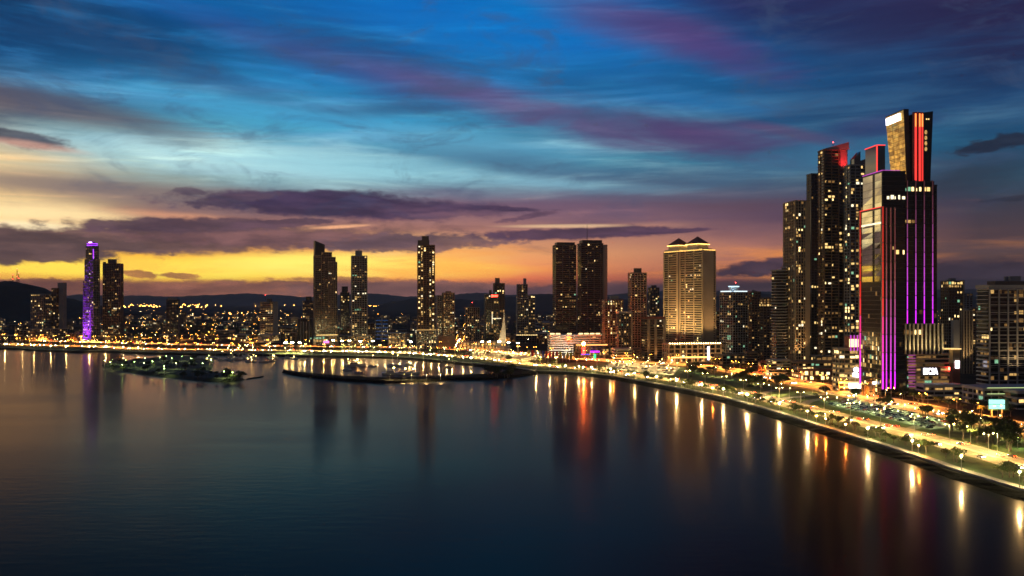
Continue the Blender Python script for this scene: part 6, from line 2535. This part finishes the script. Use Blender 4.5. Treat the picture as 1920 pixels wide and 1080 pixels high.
for _ in range(78):
    px = rc.choice((rc.uniform(1290, 1560), rc.uniform(1290, 1460), rc.uniform(1600, 1920), rc.uniform(1780, 1920)))
    f = rc.uniform(0.12, 0.92)
    if 1545 < px < 1770 and f < 0.6:
        f = rc.uniform(0.72, 0.92)
    if 1430 < px < 1545 and f < 0.4:
        continue
    p = between(px, f)
    tree(p.x, p.y, rc.uniform(1.05, 1.9), 'dark tree in the park between the roads', 'trees in the park between the roads')
for _ in range(26):
    px = rc.uniform(1270, 1920)
    p = between(px, rc.uniform(0.1, 0.9))
    if 1545 < px < 1770:
        continue
    shrub(p.x, p.y, rc.uniform(1.0, 1.8), 'rounded shrub on the park lawn', 'shrubs in the park')
av_off = offset(ave, 23)
cand = [(i, p) for i, p in enumerate(av_off) if topx(p) > 1330 and p.y > 420]
for _ in range(38):
    i, p = rc.choice(cand)
    tree(p.x + rc.uniform(-2, 3), p.y + rc.uniform(-4, 4), rc.uniform(0.8, 1.35), 'street tree beyond the avenue', 'street trees beyond the avenue')
for _ in range(16):
    i, p = rc.choice([(i, p) for i, p in cand if 1640 < topx(p)])
    tree(p.x + rc.uniform(3, 12), p.y + rc.uniform(-4, 4), rc.uniform(1.1, 1.7), 'big street tree before the garage decks', 'big trees before the garages')
# left waterfront
for _ in range(52):
    px = rc.uniform(-10, 1050)
    i = min(range(len(coast)), key=lambda k: abs(topx(coast[k]) - px))
    q = offset(coast, rc.choice((rc.uniform(14, 26), rc.uniform(14, 50), -16)))[i]
    tree(q.x, q.y, rc.uniform(0.9, 1.5), 'tree on the far waterfront', 'trees on the far waterfront', rc.random() < 0.25)
for _ in range(22):
    p = at(rc.uniform(905, 962), rc.uniform(699, 708), 2.6)
    tree(p.x, p.y, rc.uniform(1.0, 1.7), 'dark tree crowding the breakwater root', 'trees at the breakwater root', z=2.0)
for _ in range(64):
    u, v = rc.random(), rc.random()
    px = 205 + 225 * u
    top_ = 684 - 10 * min(1, u * 4) if u < 0.8 else 676 + 100 * (u - 0.8)
    bot_ = 692 + 20 * min(1, u * 1.6)
    p = at(px, top_ + (bot_ - top_) * v, 3)
    tree(p.x, p.y, rc.uniform(0.7, 1.3), 'dark tree on the %s half of marina island' % ('front' if v > 0.5 else 'back'), 'trees on the marina island', rc.random() < 0.3, 2.6)
for _ in range(14):
    p = at(rc.uniform(418, 456), rc.uniform(707, 713), 2)
    tree(p.x, p.y, rc.uniform(0.8, 1.2), 'tree at the island tip', 'trees at the island tip', z=2.0)

# ------------------------------------------------------------------ cars
PAINT = {'white': mat('white_car_paint', (0.72, 0.72, 0.70), 0.3), 'silver': mat('silver_car_paint', (0.40, 0.41, 0.42), 0.3, metal=0.5), 'black': mat('black_car_paint', (0.02, 0.02, 0.02), 0.25),
         'red': mat('red_car_paint', (0.35, 0.03, 0.02), 0.3), 'blue': mat('blue_car_paint', (0.03, 0.07, 0.20), 0.3)}
m_tyre = mat('tyre_rubber', (0.02, 0.02, 0.02), 0.9)
m_cglass = mat('car_glass', (0.02, 0.025, 0.03), 0.08)
shape = [(-2.2, 0.35), (-2.25, 0.75), (-2.1, 0.95), (-1.55, 1.0), (-1.0, 1.45), (0.35, 1.48), (1.05, 1.02), (2.0, 0.88), (2.25, 0.65), (2.2, 0.35)]


def body_mb():
    m = MB()
    lowb = [(-2.2, 0.35), (-2.25, 0.75), (-2.1, 0.95), (-1.55, 1.0), (1.05, 1.02), (2.0, 0.88), (2.25, 0.65), (2.2, 0.35)]
    n = len(lowb)
    k = len(m.v)
    for y in (-0.88, 0.88):
        for x, z in lowb:
            yy = y * (0.94 if z > 0.8 else 1.0)
            m.v.append((x, yy, z))
    m.f.append(tuple(range(n)))
    m.m.append(0)
    m.f.append(tuple(n + i for i in range(n - 1, -1, -1)))
    m.m.append(0)
    for i in range(n):
        j = (i + 1) % n
        m.f.append((j, i, n + i, n + j))
        m.m.append(0)
    m.hexa([(-0.95, -0.66, 1.42), (0.3, -0.66, 1.42), (0.3, 0.66, 1.42), (-0.95, 0.66, 1.42)], [(-0.85, -0.6, 1.5), (0.2, -0.6, 1.5), (0.2, 0.6, 1.5), (-0.85, 0.6, 1.5)])
    return m


def cab_mb(m=None, mi=0):
    m = m or MB()
    m.hexa([(-1.55, -0.78, 0.99), (1.05, -0.78, 0.99), (1.05, 0.78, 0.99), (-1.55, 0.78, 0.99)], [(-0.98, -0.64, 1.43), (0.34, -0.64, 1.43), (0.34, 0.64, 1.43), (-0.98, 0.64, 1.43)], mi)
    return m


def wheels(m=None, mi=0, which=None):
    m = m or MB()
    for x in (-1.4, 1.4):
        for y in (-0.86, 0.86):
            m.tube((x, y - 0.1, 0.33), (x, y + 0.1, 0.33), 0.33, n=8, mi=mi)
    return m


BODY, CAB = body_mb(), cab_mb()
WH = []
for x in (-1.4, 1.4):
    for y in (-0.86, 0.86):
        w1 = MB()
        w1.tube((x, y - 0.1, 0.33), (x, y + 0.1, 0.33), 0.33, n=8)
        WH.append(w1.mesh('wheel', m_tyre))
BM = {c: BODY.mesh('body', PAINT[c]) for c in PAINT}
CABM = CAB.mesh('window', m_cglass)
HL = []
TL = []
for y in (-0.62, 0.62):
    q = MB()
    q.ball((2.25, y, 0.72), 0.08, 0.2, 0.13, n=6, m=4)
    HL.append(q.mesh('headlight', m_head))
    q = MB()
    q.ball((-2.24, y, 0.82), 0.06, 0.22, 0.12, n=6, m=4)
    TL.append(q.mesh('taillight', m_tail))
SIMPLE = {}
for c in PAINT:
    m = body_mb()
    cab_mb(m, 1)
    wheels(m, 2)
    SIMPLE[c] = m.mesh('parked_car', [PAINT[c], m_cglass, m_tyre])
COLN = ('white', 'silver', 'black', 'white', 'silver', 'red', 'blue', 'black')


def car(x, y, rz, where, grp, moving=False, z=GZ + 0.17):
    c = rc.choice(COLN)
    near = y < 640
    cat = 'car'
    if not near and not moving:
        o = bpy.data.objects.new('parked_car', SIMPLE[c])
        COL.objects.link(o)
        o.location = (x, y, z)
        o.rotation_euler = (0, 0, rz)
    else:
        o = empty('car' if moving else 'parked_car', (x, y, z), rz)
        parts = [('body', BM[c]), ('window', CABM)] + ([('wheel', w) for w in WH] if near else [])
        if moving:
            parts += [('headlight', HL[0]), ('headlight', HL[1]), ('taillight', TL[0]), ('taillight', TL[1])]
        for nm, me in parts:
            k = bpy.data.objects.new(nm, me)
            COL.objects.link(k)
            k.parent = o
    o.scale = (1.0, 1.0, 1.0)
    later(o, '%s car %s' % (c, where), cat, grp, topx((x, y)))


rows_n = 6
for j in range(rows_n):
    v = (j + 0.6) / rows_n
    for i in range(40):
        if rc.random() < (0.22 if i < 26 else 0.6):
            continue
        p = bil(LOT1, (i + 0.6) / 41, v)
        d = bil(LOT1, 1, v) - bil(LOT1, 0, v)
        car(p.x, p.y, atan2(d.y, d.x) + pi / 2 + rc.choice((0, pi)) + rc.uniform(-0.06, 0.06), 'parked in %s row of long lot' % ORD[j], 'cars in the long car park', z=GZ + 0.08)
for j in range(4):
    v = (j + 0.5) / 4
    for i in range(20):
        if rc.random() < 0.35:
            continue
        p = bil(LOT2, (i + 0.6) / 21, v)
        d = bil(LOT2, 1, v) - bil(LOT2, 0, v)
        car(p.x, p.y, atan2(d.y, d.x) + pi / 2 + rc.uniform(-0.06, 0.06), 'parked in %s row of bright lot' % ORD[j], 'cars in the bright car park', z=GZ + 0.08)
for base, offs, step, nm in ((coast, ((-8.4, 0), (-4.6, 0), (4.6, pi), (8.4, pi)), 4, 'coast road'), (ave, ((-11.5, 0), (-6.5, 0), (6.5, pi), (11.5, pi)), 6, 'avenue')):
    for o_, fl in offs:
        ln = offset(base, o_)
        for i in range(2, len(ln) - 2, step):
            if rc.random() < 0.15 or ln[i].y < 250:
                continue
            t = rc.random()
            p = ln[i].lerp(ln[i + 1], t)
            car(p.x, p.y, tangent(ln, i) + fl, 'driving %s on the %s' % ('rightward' if not fl else 'leftward', nm), 'cars driving on the %s' % nm, True)
for p in STREET[1:-1]:
    car(p.x - 3, p.y + rc.uniform(-6, 6), -pi / 2, 'driving down the receding street', 'cars on the receding street', True)

# ------------------------------------------------------------------ boats
def make_boat(sail, seed):
    r = random.Random(seed)
    o = empty('sailing_boat' if sail else 'motor_boat', (0, 0, -500))
    L, W_ = 11.0, 3.2
    sec = [(-0.5, 0.9, 0.0), (-0.2, 1.0, 0.0), (0.15, 0.92, 0.05), (0.38, 0.5, 0.2), (0.5, 0.03, 0.4)]
    m = MB()
    rows = []
    for x, w, up in sec:
        rows.append([(x * L, -w * W_ / 2, 1.3 + up), (x * L, -w * W_ / 2 * 0.7, -0.1 + up * 0.3), (x * L, w * W_ / 2 * 0.7, -0.1 + up * 0.3), (x * L, w * W_ / 2, 1.3 + up)])
    for a, b in zip(rows, rows[1:]):
        for k in range(3):
            m.face([a[k], b[k], b[k + 1], a[k + 1]])
        m.face([a[3], b[3], b[0], a[0]])
    m.face(rows[0])
    m.build('hull', mat('boat_hull', (0.62, 0.62, 0.60), 0.4), o)
    m = MB()
    m.hexa([(-3.5, -1.1, 1.3), (1.8, -1.0, 1.3), (1.8, 1.0, 1.3), (-3.5, 1.1, 1.3)], [(-3.2, -0.9, 2.3), (0.8, -0.8, 2.3), (0.8, 0.8, 2.3), (-3.2, 0.9, 2.3)])
    cb = m.build('cabin', WALL['white'], o)
    m = MB()
    m.box(-3.0, 0.9, -1.05, 1.05, 1.6, 2.0)
    m.build('window', m_cglass, cb)
    q = MB()
    q.ball((1.0, 0, 13.8 if sail else 4.0), 0.3, 0.3, 0.3)
    q.build('anchor_light', m_bulb_white, o)
    if sail:
        m = MB()
        m.tube((0.8, 0, 1.3), (0.8, 0, 13.5), 0.12, 0.07, 5)
        m.tube((0.8, 0, 2.9), (-4.2, 0, 3.0), 0.14, 0.12, 5)
        m.build('mast', m_steel, o)
    else:
        m = MB()
        m.box(-2.6, 0.2, -1.0, 1.0, 3.3, 3.45)
        for x in (-2.5, 0.1):
            for y in (-0.9, 0.9):
                m.tube((x, y, 2.3), (x, y, 3.3), 0.05, n=4)
        m.build('canopy', WALL['white'], o)
    return o


BO = [make_boat(True, 1), make_boat(False, 2)]
for _ in range(34):
    px = rc.uniform(385, 560)
    py = rc.uniform(667, 680) if px < 500 else rc.uniform(671, 678)
    if px < 420 and py < 672:
        py += 5
    p = at(px, py, 0)
    k = rc.choice((0, 0, 1))
    LB = px
    put(BO[k], p.x, p.y, rc.uniform(-0.5, 0.5) + rc.choice((0, pi)), '%s moored in the marina mouth' % ('masted boat' if k == 0 else 'motor boat'), 'boat', 'boats moored in the marina mouth', 0.0, rc.uniform(0.8, 1.3))
for _ in range(8):
    px = rc.uniform(640, 900)
    py = rc.uniform(684, 700)
    p = at(px, py, 0)
    k = rc.choice((0, 1))
    put(BO[k], p.x, p.y, rc.uniform(-0.4, 0.4), '%s anchored inside the breakwater basin' % ('masted boat' if k == 0 else 'motor boat'), 'boat', 'boats anchored inside the basin', 0.0, rc.uniform(0.8, 1.2))
for px, py, s in ((667, 687, 2.2), (735, 703, 2.0), (757, 703, 1.8), (772, 702, 1.6)):
    p = at(px, py, 0)
    o = put(BO[1], p.x, p.y, 0.1, 'large white yacht lying in the basin', 'boat', 'large yachts in the basin', 0.0, s)
for px in (731, 757, 772, 799, 826):
    p = at(px, 712, 2.6)
    put(L_ONE, p.x, p.y, 0, 'white lamp on the breakwater', 'street lamp', 'lamps on the breakwater', 2.5, 0.6)

# flag poles on the point
for k in range(13):
    p = at(990 + 6.5 * k, 673 + k * 0.5)
    o = empty('flag_pole', (p.x, p.y, GZ))
    later(o, 'lit flag pole in the row by the point', 'flag', 'flag poles in a row on the point', 990 + 6.5 * k)
    m = MB()
    m.tube((0, 0, 0), (0, 0, 13), 0.12, 0.08, 5)
    m.build('pole', m_steel, o)
    m = MB()
    for s in range(4):
        m.hexa([(0.1 + s * 0.7, 0.15 * (s % 2), 3.5 + s * .1), (0.8 + s * 0.7, 0.15 * ((s + 1) % 2), 3.6 + s * .1), (0.8 + s * 0.7, 0.15 * ((s + 1) % 2) + .05, 3.6 + s * .1), (0.1 + s * 0.7, 0.15 * (s % 2) + .05, 3.5 + s * .1)],
               [(0.1 + s * 0.7, 0.15 * (s % 2), 12.5), (0.8 + s * 0.7, 0.15 * ((s + 1) % 2), 12.4), (0.8 + s * 0.7, 0.15 * ((s + 1) % 2) + .05, 12.4), (0.1 + s * 0.7, 0.15 * (s % 2) + .05, 12.5)])
    m.build('flag', mat('flag_cloth', rc.choice(((0.5, 0.03, 0.03), (0.03, 0.05, 0.4), (0.6, 0.6, 0.6), (0.5, 0.4, 0.03))), 0.8), o)

# evening air
HAZE = 4e-5
if HAZE:
    hm_ = MB()
    hm_.box(-14000, 14000, -1200, 15500, -4, 420)
    ho = hm_.build('haze', None, None, 'stuff')
    mm = bpy.data.materials.new('evening_haze')
    mm.use_nodes = True
    mm.node_tree.nodes.remove(mm.node_tree.nodes['Principled BSDF'])
    pv = mm.node_tree.nodes.new('ShaderNodeVolumePrincipled')
    pv.inputs['Color'].default_value = (0.9, 0.85, 0.85, 1)
    pv.inputs['Density'].default_value = HAZE
    pv.inputs['Anisotropy'].default_value = 0.2
    mm.node_tree.links.new(pv.outputs[0], mm.node_tree.nodes['Material Output'].inputs['Volume'])
    ho.data.materials.clear()
    ho.data.materials.append(mm)
finish_labels()
for o in list(bpy.data.objects):
    if o.location.z < -400:
        for c in list(o.children_recursive):
            bpy.data.objects.remove(c)
        bpy.data.objects.remove(o)
